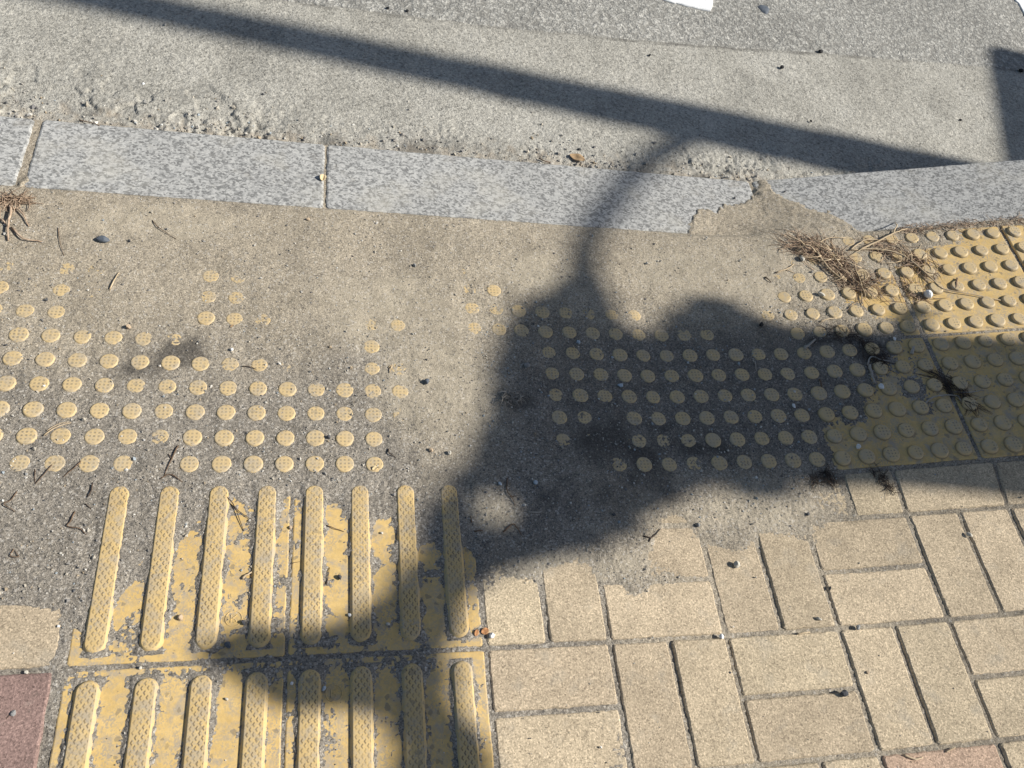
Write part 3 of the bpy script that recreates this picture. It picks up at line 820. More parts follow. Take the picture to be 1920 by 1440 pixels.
# ------------------------------------------------------------------ loose stones
ICO = None
def ico(sub=2):
    import bmesh
    bm = bmesh.new(); bmesh.ops.create_icosphere(bm, subdivisions=sub, radius=1)
    v = np.array([p.co[:] for p in bm.verts]); f = [tuple(q.index for q in p.verts) for p in bm.faces]
    bm.free(); return v, f
IV, IF = ico(2)
def stone(px, py, w, col, label, aspect=0.8, flat=0.6, name='pebble', rot=None, group=None):
    p = on(px, py)
    s = w / pxscale(p) / 2 * (0.85 if col in ('dark', 'black') else 1.0)
    r = np.random.default_rng(int(px * 7 + py * 13))
    v = IV.copy()
    for _ in range(7):                                              # facets: cut by random planes
        n = r.normal(size=3); n /= np.linalg.norm(n); d = r.uniform(0.55, 0.85)
        h = v @ n; v = v - np.outer(np.clip(h - d, 0, None), n)
    v = v + 0.04 * r.normal(size=v.shape)
    v = v * np.array([1, aspect, flat]) * s
    v[:, 2] -= v[:, 2].min()
    a = r.uniform(0, 6.28) if rot is None else rot
    R_ = np.array([[math.cos(a), -math.sin(a), 0], [math.sin(a), math.cos(a), 0], [0, 0, 1]])
    o = mesh_obj(name, v @ R_.T, IF, STONES[col])
    o.location = (p[0], p[1], p[2] - 0.12 * flat * s)
    tag(o, label, 'pebble' if name == 'pebble' else name.replace('_', ' '), group)
    return o
for a in [
    (195, 451, 30, 'slate', 'flat blue-grey slate chip on the sand below the kerb', 0.6, 0.35, 'stone_chip', 0.1),
    (241, 615, 12, 'tan', 'tan angular pebble above the second row of dots on the left', 0.9, 0.9),
    (243, 453, 9, 'dark', 'small dark pebble just right of the slate chip', 0.8, 0.7),
    (577, 412, 9, 'tan', 'small brownish crumb on the sand under the kerb joint', 0.9, 0.6),
    (12, 648, 10, 'dark', 'dark oval pebble at the left edge among the dots', 0.6, 0.6),
    (434, 657, 8, 'white', 'tiny white pebble casting a black shadow beside faint dots left of centre', 0.9, 0.9),
    (616, 820, 13, 'dark', 'black angular pebble between dots near the guiding bars', 0.7, 0.8),
    (800, 717, 13, 'slate', 'dark blue-grey pebble on warm sand left of the shadow', 0.8, 0.8),
    (777, 499, 8, 'grey', 'small grey pebble on the open sand above the shadow edge', 0.8, 0.8),
    (988, 686, 13, 'grey', 'grey rounded pebble in the shadow above the dry tuft', 0.9, 0.8),
    (1163, 724, 13, 'blue', 'bluish angular pebble between shaded dots', 0.7, 0.6),
    (1084, 642, 9, 'blue', 'small pale blue pebble high in the shadow under the dots', 0.7, 0.6),
    (1736, 556, 15, 'white', 'bright white angular pebble casting a black shadow on the sunlit dotted tile', 0.9, 1.1),
    (1503, 487, 13, 'pale', 'pale oval pebble at the left end of the dry grass', 0.7, 0.6),
    (1538, 554, 15, 'pale', 'long cream pebble beside the first sunlit dot', 0.5, 0.5, 'pebble', -0.5),
    (1650, 727, 12, 'white', 'white pebble at the foot of the dark stick in the shade', 0.7, 0.7),
    (1608, 839, 11, 'white', 'white pebble on the shaded bare tile', 0.7, 0.8),
    (1488, 762, 10, 'white', 'white flat pebble among shaded grit left of the bare tile', 0.6, 0.5),
    (1676, 637, 8, 'white', 'small white pebble in the joint between sunlit and shaded tiles', 0.7, 0.7),
    (1426, 610, 11, 'black', 'black lump on the upper edge of the broad shadow', 0.9, 0.8),
    (1511, 583, 5, 'black', 'black speck on the sunlit sand left of the dots', 0.9, 0.8),
    (1380, 1060, 13, 'pale', 'pale square pebble on a beige upright paver', 0.9, 0.9),
    (1556, 1103, 11, 'dark', 'dark seed-shaped pebble on a crosswise paver', 0.4, 0.5, 'pebble', 1.1),
    (1534, 1161, 11, 'pale', 'pale seed-shaped pebble at the end of a paver', 0.5, 0.6, 'pebble', -0.4),
    (1815, 1004, 11, 'pale', 'cream pebble beside the joint near the right edge', 0.6, 0.7),
    (1351, 1195, 11, 'white', 'white pebble in a paver joint crossing', 0.8, 0.8),
    (1580, 1301, 20, 'dark', 'big dark pebble sunk into a paver joint', 0.7, 0.6, 'pebble', -0.3),
    (1368, 1262, 7, 'dark', 'small dark pebble in a long paver joint', 0.8, 0.7),
    (1626, 1261, 6, 'tan', 'tiny tan pebble on an upright paver', 0.8, 0.8),
    (1608, 1177, 11, 'grey', 'grey pebble in the long crosswise joint', 0.7, 0.6),
    (26, 1338, 15, 'grey', 'grey pebble with a thin stick on the red paver', 0.8, 0.7),
    (50, 1261, 10, 'pale', 'pale pebble in the joint above the red paver', 0.8, 0.7),
    (110, 1175, 7, 'white', 'white crumb on sand left of the first guiding bar', 0.8, 0.7),
    (264, 1253, 9, 'pale', 'cream pebble on the joint under the second bar', 0.8, 0.8),
    (338, 1159, 14, 'tan', 'brownish pebble with dark shadow between second and third bars', 0.8, 0.8),
    (456, 1168, 13, 'dark', 'dark pebble touching the fourth bar beside the emblem', 0.8, 0.8),
    (428, 1210, 17, 'slate', 'dark blue-grey pebble in the shaded joint below the third bar', 0.8, 0.6),
    (637, 1083, 14, 'dark', 'dark pebble on the yellow face between fifth and sixth bars', 0.7, 0.8),
    (655, 1154, 8, 'white', 'white crumb at the left side of the sixth bar', 0.8, 0.8),
    (547, 1282, 8, 'white', 'white crumb in the shaded joint between the lower tiles', 0.8, 0.7),
    (607, 1291, 13, 'blue', 'light chip catching the shade beside the fifth lower bar', 0.6, 0.4, 'stone_chip', 0.8),
    (425, 1311, 9, 'pale', 'cream pebble on the lower left tile between third and fourth bars', 0.6, 0.7),
    (921, 1193, 12, 'white', 'white angular pebble beside the orange leaf scrap', 0.9, 0.8),
    (728, 1171, 10, 'pale', 'pale pebble on the shaded tile between the sixth and seventh bars', 0.7, 0.7),
    (716, 1000, 7, 'pale', 'tiny cream pebble above the patch between sixth and seventh bars', 0.8, 0.7),
    (545, 990, 9, 'tan', 'tan crumb beside the top of the fifth bar', 0.8, 0.7),
    (937, 908, 9, 'blue', 'pale blue pebble in the shadow above the lit spot', 0.7, 0.7),
    (1004, 906, 10, 'blue', 'bluish pebble in the shadow right of the thin curved twig', 0.8, 0.8),
    (843, 850, 10, 'pale', 'cream pebble on sunlit sand at the shadow edge', 0.8, 0.8),
    (808, 845, 10, 'tan', 'brown-grey pebble on sunlit sand left of the shadow', 0.8, 0.7),
    (1308, 985, 9, 'grey', 'grey pebble on the sandy paver corner', 0.8, 0.8),
    (1514, 965, 8, 'dark', 'dark pebble in the joint under the shadow', 0.8, 0.8),
    (1537, 98, 11, 'black', 'black tar crumb on the seam of gutter and road', 0.9, 0.7),
    (1465, 128, 10, 'black', 'black crumb on the gutter below the seam', 0.8, 0.7),
    (1218, 105, 7, 'black', 'small black crumb on the gutter under the road marking', 0.8, 0.7),
    (1520, 228, 6, 'black', 'tiny black crumb at the upper edge of the long shadow', 0.8, 0.7),
    (1800, 226, 6, 'black', 'tiny black crumb on the sunlit gutter near the right', 0.8, 0.7),
    (1912, 134, 11, 'black', 'black crumb inside the shadow at the right edge', 0.8, 0.7),
    (727, 17, 9, 'black', 'black crumb on the seam at the top, left one of a pair', 0.9, 0.7),
    (763, 22, 9, 'black', 'black crumb on the seam at the top, right one of a pair', 0.9, 0.7),
    (269, 158, 6, 'white', 'tiny white crumb on the gutter at the left', 0.8, 0.7),
    (493, 177, 7, 'dark', 'small dark crumb on the gutter under the long shadow', 0.8, 0.6),
    (310, 47, 7, 'grey', 'grey crumb in the long shadow on the gutter', 0.8, 0.6),
    (1471, 360, 7, 'dark', 'dark crumb on the ramped kerb stone', 0.5, 0.5),
    (1377, 372, 6, 'dark', 'dark crumb at the broken end of the long kerb stone', 0.8, 0.7),
]:
    stone(*a)

def gum(px, py, w, label):
    p = G(px, py, lambda x, y: 0.0075); s = w / pxscale(p) / 2
    P = [(s * (1 + 0.18 * math.sin(2 * a + 1) + 0.08 * math.sin(5 * a)) * math.cos(a), 1.35 * s * (1 + 0.12 * math.sin(3 * a)) * math.sin(a)) for a in [2 * math.pi * k / 40 for k in range(40)]]
    v, f = [], []
    stack([P, inset(P, s * 0.25), inset(P, s * 0.6)], [-0.001, 0.003, 0.0042], v, f)
    o = mesh_obj('tar_patch', v, f, STONES['slate'], smooth=True); o.location = p
    tag(o, label, 'tar patch')
gum(1432, 17, 20, 'round dark tar patch on the asphalt beside the white marking')

# ------------------------------------------------------------------ grit: nobody could count it
def grit(n, name, label, med, spread, lo, hi, box, pale, gutter=False):
    px = rng.uniform(box[0], box[1], n * 2); py = rng.uniform(box[2], box[3], n * 2)
    P = []
    tv = np.array([[1, 1, 1], [1, -1, -1], [-1, 1, -1], [-1, -1, 1]]) / 1.5
    ov = np.array([[1, 0, 0], [-1, 0, 0], [0, 1, 0], [0, -1, 0], [0, 0, 1], [0, 0, -1]], float)
    of = np.array([[0, 2, 4], [2, 1, 4], [1, 3, 4], [3, 0, 4], [2, 0, 5], [1, 2, 5], [3, 1, 5], [0, 3, 5]])
    d = np.stack([(px - 960) / CAM_F, (py - 720) / CAM_F, np.ones_like(px)], 1) @ CAM_R
    z = np.zeros(len(px))
    for _ in range(8):
        t = (z - CAM_C[2]) / d[:, 2]; q = CAM_C[None] + t[:, None] * d
        z = hgt(q[:, 0], q[:, 1])
    x, y = q[:, 0], q[:, 1]
    ok = (y < KERB_B - 0.005) & (y > Y0) & (x > X0) & (x < X1)
    x, y = x[ok], y[ok]
    s = sand_s(x, y)
    inb = np.min(np.abs(x[:, None] - np.array(BARX)[None]), 1) < 0.018
    inb &= (y < -0.035) & (x > TILE_L) & (x < TILE_R)
    dens = np.where(s > 0.0006, 0.55, np.where(s > -0.003, 0.03, 0.014))
    greyw = sstep(0.36, 0.1, y)
    dens = dens * (0.62 + 0.38 * greyw) * (0.5 + 1.0 * sstep(-0.2, 0.25, fbm(x, y, 14, 301, 3)))
    dens = np.where(s > 0.0006, dens, dens)
    # joints of the pavers gather grit
    keep = (rng.random(len(x)) < dens * 1.6) & ~inb
    x, y, s = x[keep], y[keep], s[keep]
    z = np.maximum(hgt(x, y), sand_z(x, y))
    if gutter:
        x = rng.uniform(-0.7, 2.2, n); y = KERB_F + 0.004 + rng.exponential(0.035, n)
        k_ = (y < 1.2) & (rng.random(n) < 0.25 + 1.6 * np.clip(fbm(x, y, 7, 311, 3) + 0.15, 0, 1)); x, y = x[k_], y[k_]
        ii = np.clip(((x - gx[0]) / GS).astype(int), 0, len(gx) - 1); jj = np.clip(((y - gy[0]) / GS).astype(int), 0, len(gy) - 1)
        z = GZ[ii, jj]
    m = len(x)
    size = np.clip(rng.lognormal(math.log(med), spread, m), lo, hi)
    V = np.zeros((m, 6, 3)); 
    A = rng.normal(size=(m, 3, 3)); Q, _ = np.linalg.qr(A)
    sc = size[:, None, None] * rng.uniform(0.6, 1.2, (m, 1, 3))
    V = (ov[None] * sc * rng.uniform(0.8, 1.2, (m, 6, 1))) @ Q
    V[..., 0] += x[:, None]; V[..., 1] += y[:, None]; V[..., 2] += (z + size * 0.35)[:, None]
    F = of[None] + (np.arange(m) * 6)[:, None, None]
    pal = np.array([(0.42, 0.38, 0.31), (0.30, 0.28, 0.25), (0.55, 0.52, 0.46), (0.20, 0.19, 0.18), (0.65, 0.63, 0.58), (0.36, 0.29, 0.2), (0.10, 0.10, 0.10), (0.34, 0.38, 0.40)])
    ci = rng.choice(8, m, p=[0.18, 0.20, 0.10, 0.06, 0.09, 0.07, 0.05, 0.25] if pale else [0.28, 0.22, 0.15, 0.10, 0.07, 0.08, 0.05, 0.05])
    col = pal[ci] * rng.uniform(0.85, 1.12, (m, 1))
    o = mesh_obj(name, V.reshape(-1, 3), [tuple(f) for f in F.reshape(-1, 3)], M_GRIT)
    a = o.data.attributes.new('tint', 'FLOAT_COLOR', 'POINT')
    c4 = np.ones((m, 6, 4)); c4[..., :3] = col[:, None]
    a.data.foreach_set('color', c4.astype(np.float32).ravel())
    tag(o, label, 'grit', kind='stuff')
grit(19000, 'grit', 'fine loose grit and crumbs strewn over sand and joints', 0.00085, 0.48, 0.0005, 0.0042, (-60, 1980, 360, 1500), False)
grit(900, 'gravel', 'coarser pale crumbs lying on the gritty sand around the shaded dots', 0.0017, 0.35, 0.0011, 0.0042, (900, 1900, 570, 960), True)
grit(900, 'gravel', 'coarser crumbs scattered over the open sand', 0.0015, 0.4, 0.001, 0.004, (-60, 1500, 380, 1100), False)
grit(2600, 'rubble', 'broken concrete crumbs in the gutter along the kerb', 0.0022, 0.45, 0.001, 0.0065, (0, 100, 800, 900), False, True)

# ------------------------------------------------------------------ twigs, straws, tufts
def tube(P, R, verts, faces, sides=5):
    P = [Vector(p) for p in P]; b = len(verts); n = len(P)
    for i, p in enumerate(P):
        t = (P[min(i + 1, n - 1)] - P[max(i - 1, 0)])
        t = t.normalized() if t.length > 1e-9 else Vector((1, 0, 0))
        u = t.orthogonal().normalized() if abs(t.z) > 0.95 else Vector((-t.y, t.x, 0)).normalized()
        w = t.cross(u)
        r = R[i] if isinstance(R, (list, tuple)) else R
        for k in range(sides):
            a = 2 * math.pi * k / sides
            verts.append(p + (u * math.cos(a) + w * math.sin(a)) * r)
    for i in range(n - 1):
        for k in range(sides):
            l = (k + 1) % sides
            faces.append((b + i * sides + k, b + i * sides + l, b + (i + 1) * sides + l, b + (i + 1) * sides + k))
    faces.append(tuple(b + k for k in range(sides))[::-1]); faces.append(tuple(b + (n - 1) * sides + k for k in range(sides)))

def smooth_line(P, n=4):
    P = [np.array(p, float) for p in P]
    if len(P) < 3:
        return [P[0] + (P[1] - P[0]) * k / (2 * n) for k in range(2 * n + 1)]
    out = []
    Q = [2 * P[0] - P[1]] + P + [2 * P[-1] - P[-2]]
    for i in range(1, len(Q) - 2):
        p0, p1, p2, p3 = Q[i - 1:i + 3]
        for k in range(n):
            t = k / n
            out.append(0.5 * ((2 * p1) + (-p0 + p2) * t + (2 * p0 - 5 * p1 + 4 * p2 - p3) * t * t + (-p0 + 3 * p1 - 3 * p2 + p3) * t ** 3))
    out.append(P[-1]); return out

def ground_line(pts, r, lift=0.0):
    L = smooth_line([on(*p) for p in pts], 4)
    n = len(L); out = []
    for i, p in enumerate(L):
        z = max(p[2], top_z(p[0], p[1])) + r * 0.8 + lift * math.sin(math.pi * i / (n - 1))
        out.append((p[0] + random.gauss(0, r * 0.2), p[1] + random.gauss(0, r * 0.2), z))
    return out

def twig(lines, w, col, label, name='twig', cat='twig', lift=0.002):
    v, f = [], []
    o0 = on(*lines[0][0])
    for k, pts in enumerate(lines):
        r = 0.88 * w / pxscale(o0) / 2 * (1 if k == 0 else 0.75)
        L = ground_line(pts, r, lift * (1 if k == 0 else 0.6))
        n = len(L)
        tube([(p[0] - o0[0], p[1] - o0[1], p[2] - o0[2]) for p in L], [r * (1.1 - 0.55 * i / (n - 1)) for i in range(n)], v, f, 5)
    o = mesh_obj(name, v, f, STEMS[col], smooth=True); o.location = o0
    tag(o, label, cat)
for a in [
    ([[(206, 543), (215, 527), (224, 511)]], 3.6, 'straw', 'pale straw lying upright on the sand below the slate chip', 'straw', 'straw'),
    ([[(82, 817), (105, 803), (134, 793)], [(88, 808), (108, 797), (130, 791)]], 3.2, 'straw', 'pair of pale straws between dots at the left', 'straw', 'straw'),
    ([[(334, 836), (322, 862), (308, 892)], [(322, 862), (316, 851)], [(322, 890), (342, 904)], [(300, 898), (318, 890), (330, 897)]], 3.4, 'brown', 'forked brown twig with frayed end between dots above the second bar'),
    ([[(152, 866), (138, 880), (118, 895)]], 3.0, 'brown', 'short brown twig across the lower dots at the left'),
    ([[(98, 872), (84, 890), (66, 908)], [(66, 880), (66, 905)]], 2.6, 'brown', 'thin brown twig below the lowest dot row at the left edge'),
    ([[(174, 906), (170, 925), (164, 933)], [(160, 945), (172, 955)]], 3.6, 'dark', 'small dark hooked twig left of the first bar'),
    ([[(32, 922), (22, 938), (8, 946), (22, 955), (28, 960)]], 2.8, 'brown', 'bent thin twig at the left edge left of the bars'),
    ([[(140, 960), (133, 978), (127, 988), (150, 992), (162, 1003)]], 3.2, 'brown', 'kinked brown twig in the sand left of the first bar'),
    ([[(26, 1030), (20, 1043), (36, 1045), (28, 1033)]], 2.8, 'brown', 'curled brown twig on the sand above the pale left paver'),
    ([[(422, 928), (440, 952), (457, 996)], [(432, 945), (452, 962), (474, 976)]], 2.6, 'dark', 'dark forked pine needle across the third bar'),
    ([[(455, 1085), (472, 1073)]], 5.5, 'straw', 'short stubby straw beside the fourth bar', 'straw', 'straw'),
    ([[(612, 985), (628, 992), (645, 997)]], 2.2, 'brown', 'thin needle on the yellow patch right of the fifth bar'),
    ([[(612, 1096), (616, 1078), (618, 1064)]], 2.2, 'dark', 'thin dark needle along the right side of the fifth bar'),
    ([[(286, 414), (300, 430), (331, 449)]], 2.0, 'brown', 'thin curved stem on the open sand below the kerb'),
    ([[(109, 428), (113, 455), (120, 480)]], 1.8, 'brown', 'hair-thin stem on the sand left of the slate chip'),
    ([[(148, 226), (165, 231), (188, 237)]], 3.0, 'brown', 'brown stalk lying along the kerb edge at the left'),
    ([[(1010, 297), (1024, 305), (1032, 305)]], 2.5, 'brown', 'short brown stalk in the rubble above the long kerb stone'),
    ([[(454, 687), (468, 689), (481, 693)]], 2.6, 'dark', 'short dark stalk between two dots left of centre'),
    ([[(735, 686), (730, 700)], [(728, 690), (736, 684)]], 3.0, 'straw', 'tiny straw fragment on sand right of a lone dot column', 'straw', 'straw'),
    ([[(728, 842), (731, 852), (742, 858)]], 2.6, 'dark', 'small dark hooked stem right of the dot field'),
    ([[(951, 897), (950, 920), (960, 935), (966, 948)], [(956, 931), (968, 931)]], 2.4, 'brown', 'thin curved twig in the shadow below the tuft'),
    ([[(943, 998), (960, 984), (968, 990), (977, 1003)]], 3.0, 'brown', 'bent twig in the shadow beside the lit spot'),
    ([[(889, 997), (905, 995)], [(884, 980), (882, 968)]], 3.5, 'brown', 'short brown twig pieces at the left of the lit spot'),
    ([[(1206, 1005), (1222, 1009), (1238, 992)], [(1216, 1016), (1226, 1002)]], 2.6, 'dark', 'dark crossed twig on the sandy paver corner'),
    ([[(990, 960), (1005, 962), (1015, 960)]], 3.0, 'grey', 'small grey stick in the shadow above the pavers'),
    ([[(1455, 512), (1476, 505), (1488, 496)], [(1472, 506), (1488, 512)]], 2.8, 'straw', 'pale forked straw on sand left of the dry grass', 'straw', 'straw'),
    ([[(1433, 520), (1445, 530)]], 2.6, 'dark', 'tiny dark stick on sand left of the dry grass'),
    ([[(1536, 604), (1552, 600), (1568, 597)]], 3.2, 'straw', 'short pink-brown straw between the first sunlit dots', 'straw', 'straw'),
    ([[(1507, 655), (1528, 638)]], 6.0, 'grey', 'short thick grey stick at the shadow edge above the dots', 'stick', 'stick'),
    ([[(1707, 665), (1712, 648)]], 6.5, 'grey', 'short stub of stick between two shaded dots', 'stick', 'stick'),
    ([[(1629, 686), (1633, 705), (1640, 720)]], 6.0, 'grey', 'grey stick upright in the photo beside a shaded dot above the white pebble', 'stick', 'stick'),
    ([[(1536, 712), (1540, 728)]], 3.4, 'brown', 'short thin stick hanging off a shaded dot', 'stick', 'stick'),
    ([[(1415, 679), (1417, 695)]], 2.4, 'grey', 'hair-thin stem among shaded dots', 'twig', 'twig'),
    ([[(1789, 543), (1793, 523)]], 5.0, 'brown', 'short brown stick leaning between two sunlit dots', 'stick', 'stick'),
    ([[(1590, 470), (1640, 469), (1690, 482), (1740, 522), (1766, 544), (1830, 556), (1880, 565)]], 3.0, 'straw', 'longest pale stalk running across the sunlit dotted tile', 'stalk', 'stalk', 0.005),
    ([[(1608, 470), (1640, 458), (1675, 440), (1700, 430)], [(1672, 441), (1678, 428), (1678, 418)], [(1593, 470), (1610, 458), (1630, 452), (1690, 452)]], 3.8, 'straw', 'branched pale stalk pointing at the kerb above the dry grass', 'stalk', 'stalk', 0.007),
    ([[(1526, 466), (1540, 492), (1560, 515), (1600, 538)], [(1540, 473), (1565, 482), (1590, 485), (1608, 497)], [(1527, 464), (1548, 450), (1585, 446)]], 3.4, 'straw', 'forked pale stalk over the left part of the dry grass', 'stalk', 'stalk', 0.006),
    ([[(1720, 767), (1745, 748), (1770, 743), (1795, 742)], [(1795, 742), (1803, 757), (1815, 764)], [(1785, 735), (1815, 737), (1845, 732)]], 3.2, 'grey', 'pale forked stalk on the dead weed in the shade', 'stalk', 'stalk', 0.004),
    ([[(1626, 686), (1632, 670), (1650, 676), (1670, 678)]], 3.0, 'grey', 'thin pale stem among dark roots in the shade', 'twig', 'twig'),
    ([[(1494, 1189), (1517, 1186)]], 3.6, 'straw', 'flat straw in the crosswise paver joint', 'straw', 'straw'),
    ([[(1693, 1416), (1715, 1424), (1730, 1420)], [(1773, 1410), (1790, 1402)]], 3.6, 'straw', 'curled straw pieces at the edge of the pinkish paver', 'straw', 'straw'),
    ([[(8, 1355), (18, 1342), (30, 1330)]], 2.0, 'dark', 'thin dark stick under the grey pebble on the red paver'),
    ([[(545, 1060), (552, 1056), (565, 1053)]], 1.6, 'brown', 'hair-thin stem across the joint between the upper barred tiles'),
]:
    twig(*a)

def tuft(name, label, cat, spine, n, length, spread, r, col, hmax, droop=0.5, parent=None, seed=1):
    """tangle of thin strands scattered along a spine of photo points"""
    rr = random.Random(seed); v, f = [], []
    S = [on(*p) for p in spine]
    o0 = S[0]
    for k in range(n):
        t = rr.random() * (len(S) - 1); i = min(int(t), len(S) - 2); u = t - i
        p = S[i] * (1 - u) + S[i + 1] * u
        d = S[min(i + 1, len(S) - 1)] - S[i]
        if np.linalg.norm(d) < 1e-6: d = np.array([1., 0, 0])
        p = p + np.array([rr.gauss(0, spread), rr.gauss(0, spread), 0])
        a = math.atan2(d[1], d[0]) + rr.gauss(0, droop)
        if rr.random() < 0.5: a += math.pi
        ln = length * rr.uniform(0.4, 1.2); bend = rr.gauss(0, 1.1)
        z0 = rr.random() ** 1.6 * hmax
        P = []; q = p.copy()
        m = 6
        for s in range(m):
            zz = top_z(q[0], q[1]) + r + z0 * (1 - 0.6 * abs(s / (m - 1) - 0.4)) + 0.12 * hmax * rr.random()
            P.append((q[0] - o0[0], q[1] - o0[1], zz - o0[2]))
            q = q + np.array([math.cos(a), math.sin(a), 0]) * ln / m
            a += bend / m + rr.gauss(0, 0.12)
        w = r * rr.uniform(0.6, 1.3)
        tube(P, [w * (1.1 - 0.6 * s / (m - 1)) for s in range(m)], v, f, 3)
    o = mesh_obj(name, v, f, STEMS[col], parent, smooth=True)
    if parent: return o
    o.location = o0
    tag(o, label, cat)
    return o
t_ = tuft('dry_grass_clump', 'big matted brown clump of dry grass on the corner of the sunlit dotted tile', 'dry grass', [(1492, 462), (1520, 468), (1550, 478), (1575, 505), (1600, 530), (1625, 538)], 400, 0.075, 0.016, 0.0007, 'fibre', 0.007, 0.6, seed=3)
tuft('straws', None, None, [(1492, 462), (1520, 468), (1550, 478), (1575, 505), (1600, 530), (1625, 538)], 46, 0.075, 0.014, 0.0011, 'straw', 0.013, 0.7, parent=t_, seed=33)
t_ = tuft('dry_grass_clump', 'thin brown wisp of dry grass beside the branched pale stalk near the kerb', 'dry grass', [(1640, 462), (1680, 472), (1715, 490), (1735, 510)], 170, 0.06, 0.015, 0.0007, 'fibre', 0.007, 0.6, seed=4)
tuft('straws', None, None, [(1640, 462), (1680, 472), (1715, 490), (1735, 510)], 20, 0.07, 0.012, 0.0010, 'straw', 0.009, 0.6, parent=t_, seed=34)
tuft('dry_grass_clump', 'small brown clump of dry grass beside the bright white pebble', 'dry grass', [(1700, 535), (1715, 550), (1740, 562)], 90, 0.04, 0.011, 0.0007, 'fibre', 0.006, 0.9, seed=5)
tuft('dead_weed', 'dark tangled dead weed in the shade in the joint above the bare tile corner', 'dead weed', [(1555, 625), (1590, 632), (1630, 650), (1650, 672), (1640, 690)], 150, 0.04, 0.008, 0.0006, 'dark', 0.007, 0.9, seed=6)
tuft('dead_weed', 'dark tangled dead weed in the shade under the pale forked stalk', 'dead weed', [(1748, 705), (1775, 720), (1800, 745), (1825, 762)], 170, 0.04, 0.008, 0.0006, 'dark', 0.007, 0.9, seed=7)
tuft('dry_tuft', 'small dry greyish tuft alone in the middle of the shadow', 'dry tuft', [(938, 752), (955, 742), (972, 748)], 70, 0.024, 0.004, 0.0010, 'grey', 0.013, 1.3, seed=8)
tuft('root_tuft', 'dry root tuft with pale strands beside the kerb at the left edge', 'root tuft', [(-10, 382), (10, 378), (30, 378), (48, 378)], 120, 0.04, 0.006, 0.0008, 'fibre', 0.008, 0.9, seed=9)
tuft('moss_roots', 'dark rootlets at the lower left corner of the bare dotted tile', 'rootlets', [(1520, 905), (1545, 885), (1560, 905)], 90, 0.025, 0.006, 0.0005, 'dark', 0.004, 1.2, seed=10)
tuft('moss_roots', 'dark rootlets in the joint under the second dot of the bare tile', 'rootlets', [(1640, 885), (1655, 900), (1668, 925)], 90, 0.022, 0.005, 0.0005, 'dark', 0.004, 1.2, seed=11)
twig([[(20, 385), (22, 405), (17, 428), (16, 452)], [(24, 390), (40, 400), (55, 425)], [(22, 428), (45, 450), (80, 454)], [(2, 412), (14, 425)]], 6.5, 'fibre', 'thick brown root hanging down from the root tuft at the left edge', 'root', 'root', 0.006)
lit = tuft('plant_litter', 'fine dry plant litter gathered along the kerb above the sunlit tiles', 'plant litter', [(1690, 432), (1740, 428), (1800, 424), (1860, 420), (1925, 412)], 260, 0.028, 0.009, 0.0006, 'fibre', 0.004, 0.8, seed=12)
tag(lit, kind='stuff')

def scrap(px, py, w, col, label, name='dead_leaf', cat='dead leaf', rot=0.0, curl=0.35, asp=0.5):
    p = on(px, py); s = w / pxscale(p) / 2
    v, f = [], []; N, Mm = 8, 4
    for i in range(N + 1):
        t = -1 + 2 * i / N; hw = asp * (1 - t * t) ** 0.6 + 0.02
        for j in range(Mm + 1):
            q = -1 + 2 * j / Mm
            x, y = t, q * hw
            v.append((x * s, y * s, s * (curl * (q * hw) ** 2 * 2 + curl * 0.4 * t * t + 0.06 * math.sin(5 * t + q))))
    top = len(v)
    v += [(a, b, c - 0.0005) for a, b, c in v[:top]]
    k = Mm + 1
    for i in range(N):
        for j in range(Mm):
            a = i * k + j
            f.append((a, a + k, a + k + 1, a + 1)); f.append((top + a, top + a + 1, top + a + k + 1, top + a + k))
    for i in range(N):
        a = i * k; f.append((a, top + a, top + a + k, a + k)); a += Mm; f.append((a, a + k, top + a + k, top + a))
    o = mesh_obj(name, v, f, LEAFM[col], smooth=True); o.location = (p[0], p[1], p[2] + 0.0012); o.rotation_euler = (0.15, -0.1, rot)
    tag(o, label, cat)
scrap(605, 335, 17, 'cream', 'cream dry petal on the joint of two kerb stones', 'dry_petal', 'dry petal', 1.4, 0.7, 0.7)
scrap(1082, 297, 30, 'brown', 'curled brown dead leaf in the rubble above the long kerb stone', rot=-0.5)
scrap(909, 1184, 15, 'orange', 'bright orange leaf scrap between barred tile and pavers', rot=0.3, asp=0.8)
scrap(893, 1187, 13, 'orange', 'dull rust leaf scrap at the corner of the barred tile', rot=1.2, asp=0.6)
scrap(703, 879, 12, 'cream', 'pale chip lying on the last dot of the lowest row', 'dry_petal', 'dry petal', 0.5, 0.9, 0.6)
scrap(435, 612, 8, 'brown', 'tiny brown leaf crumb among faint dots', rot=0.7)

# ------------------------------------------------------------------ what stands outside the frame and throws the shadows
EL = math.radians(39)
AZ_ = np.array([0.987, -0.160]); AZ_ /= np.linalg.norm(AZ_)
def up(px, py, L):
    """point L metres (level) towards the sun from the shadow at a place of the photograph"""
    zf = (lambda x, y: 0.0) if py < 330 else None
    g = G(px, py, zf)
    return np.array([g[0] + AZ_[0] * L, g[1] + AZ_[1] * L, g[2] + L * math.tan(EL)])

M_STEEL = mat_simple('galvanised_steel', (0.42, 0.43, 0.44), (0.52, 0.53, 0.54), 25, 0.45, spec=0.5)
M_BARK = mat_simple('bark', (0.10, 0.085, 0.065), (0.22, 0.19, 0.15), 22, 0.9, 0.02, 40)
M_LEAF = mat_simple('leaf', (0.035, 0.075, 0.022), (0.075, 0.13, 0.04), 9, 0.6)
M_SIGN = mat_simple('sign_blue', (0.03, 0.09, 0.33), (0.04, 0.11, 0.38), 5, 0.4)

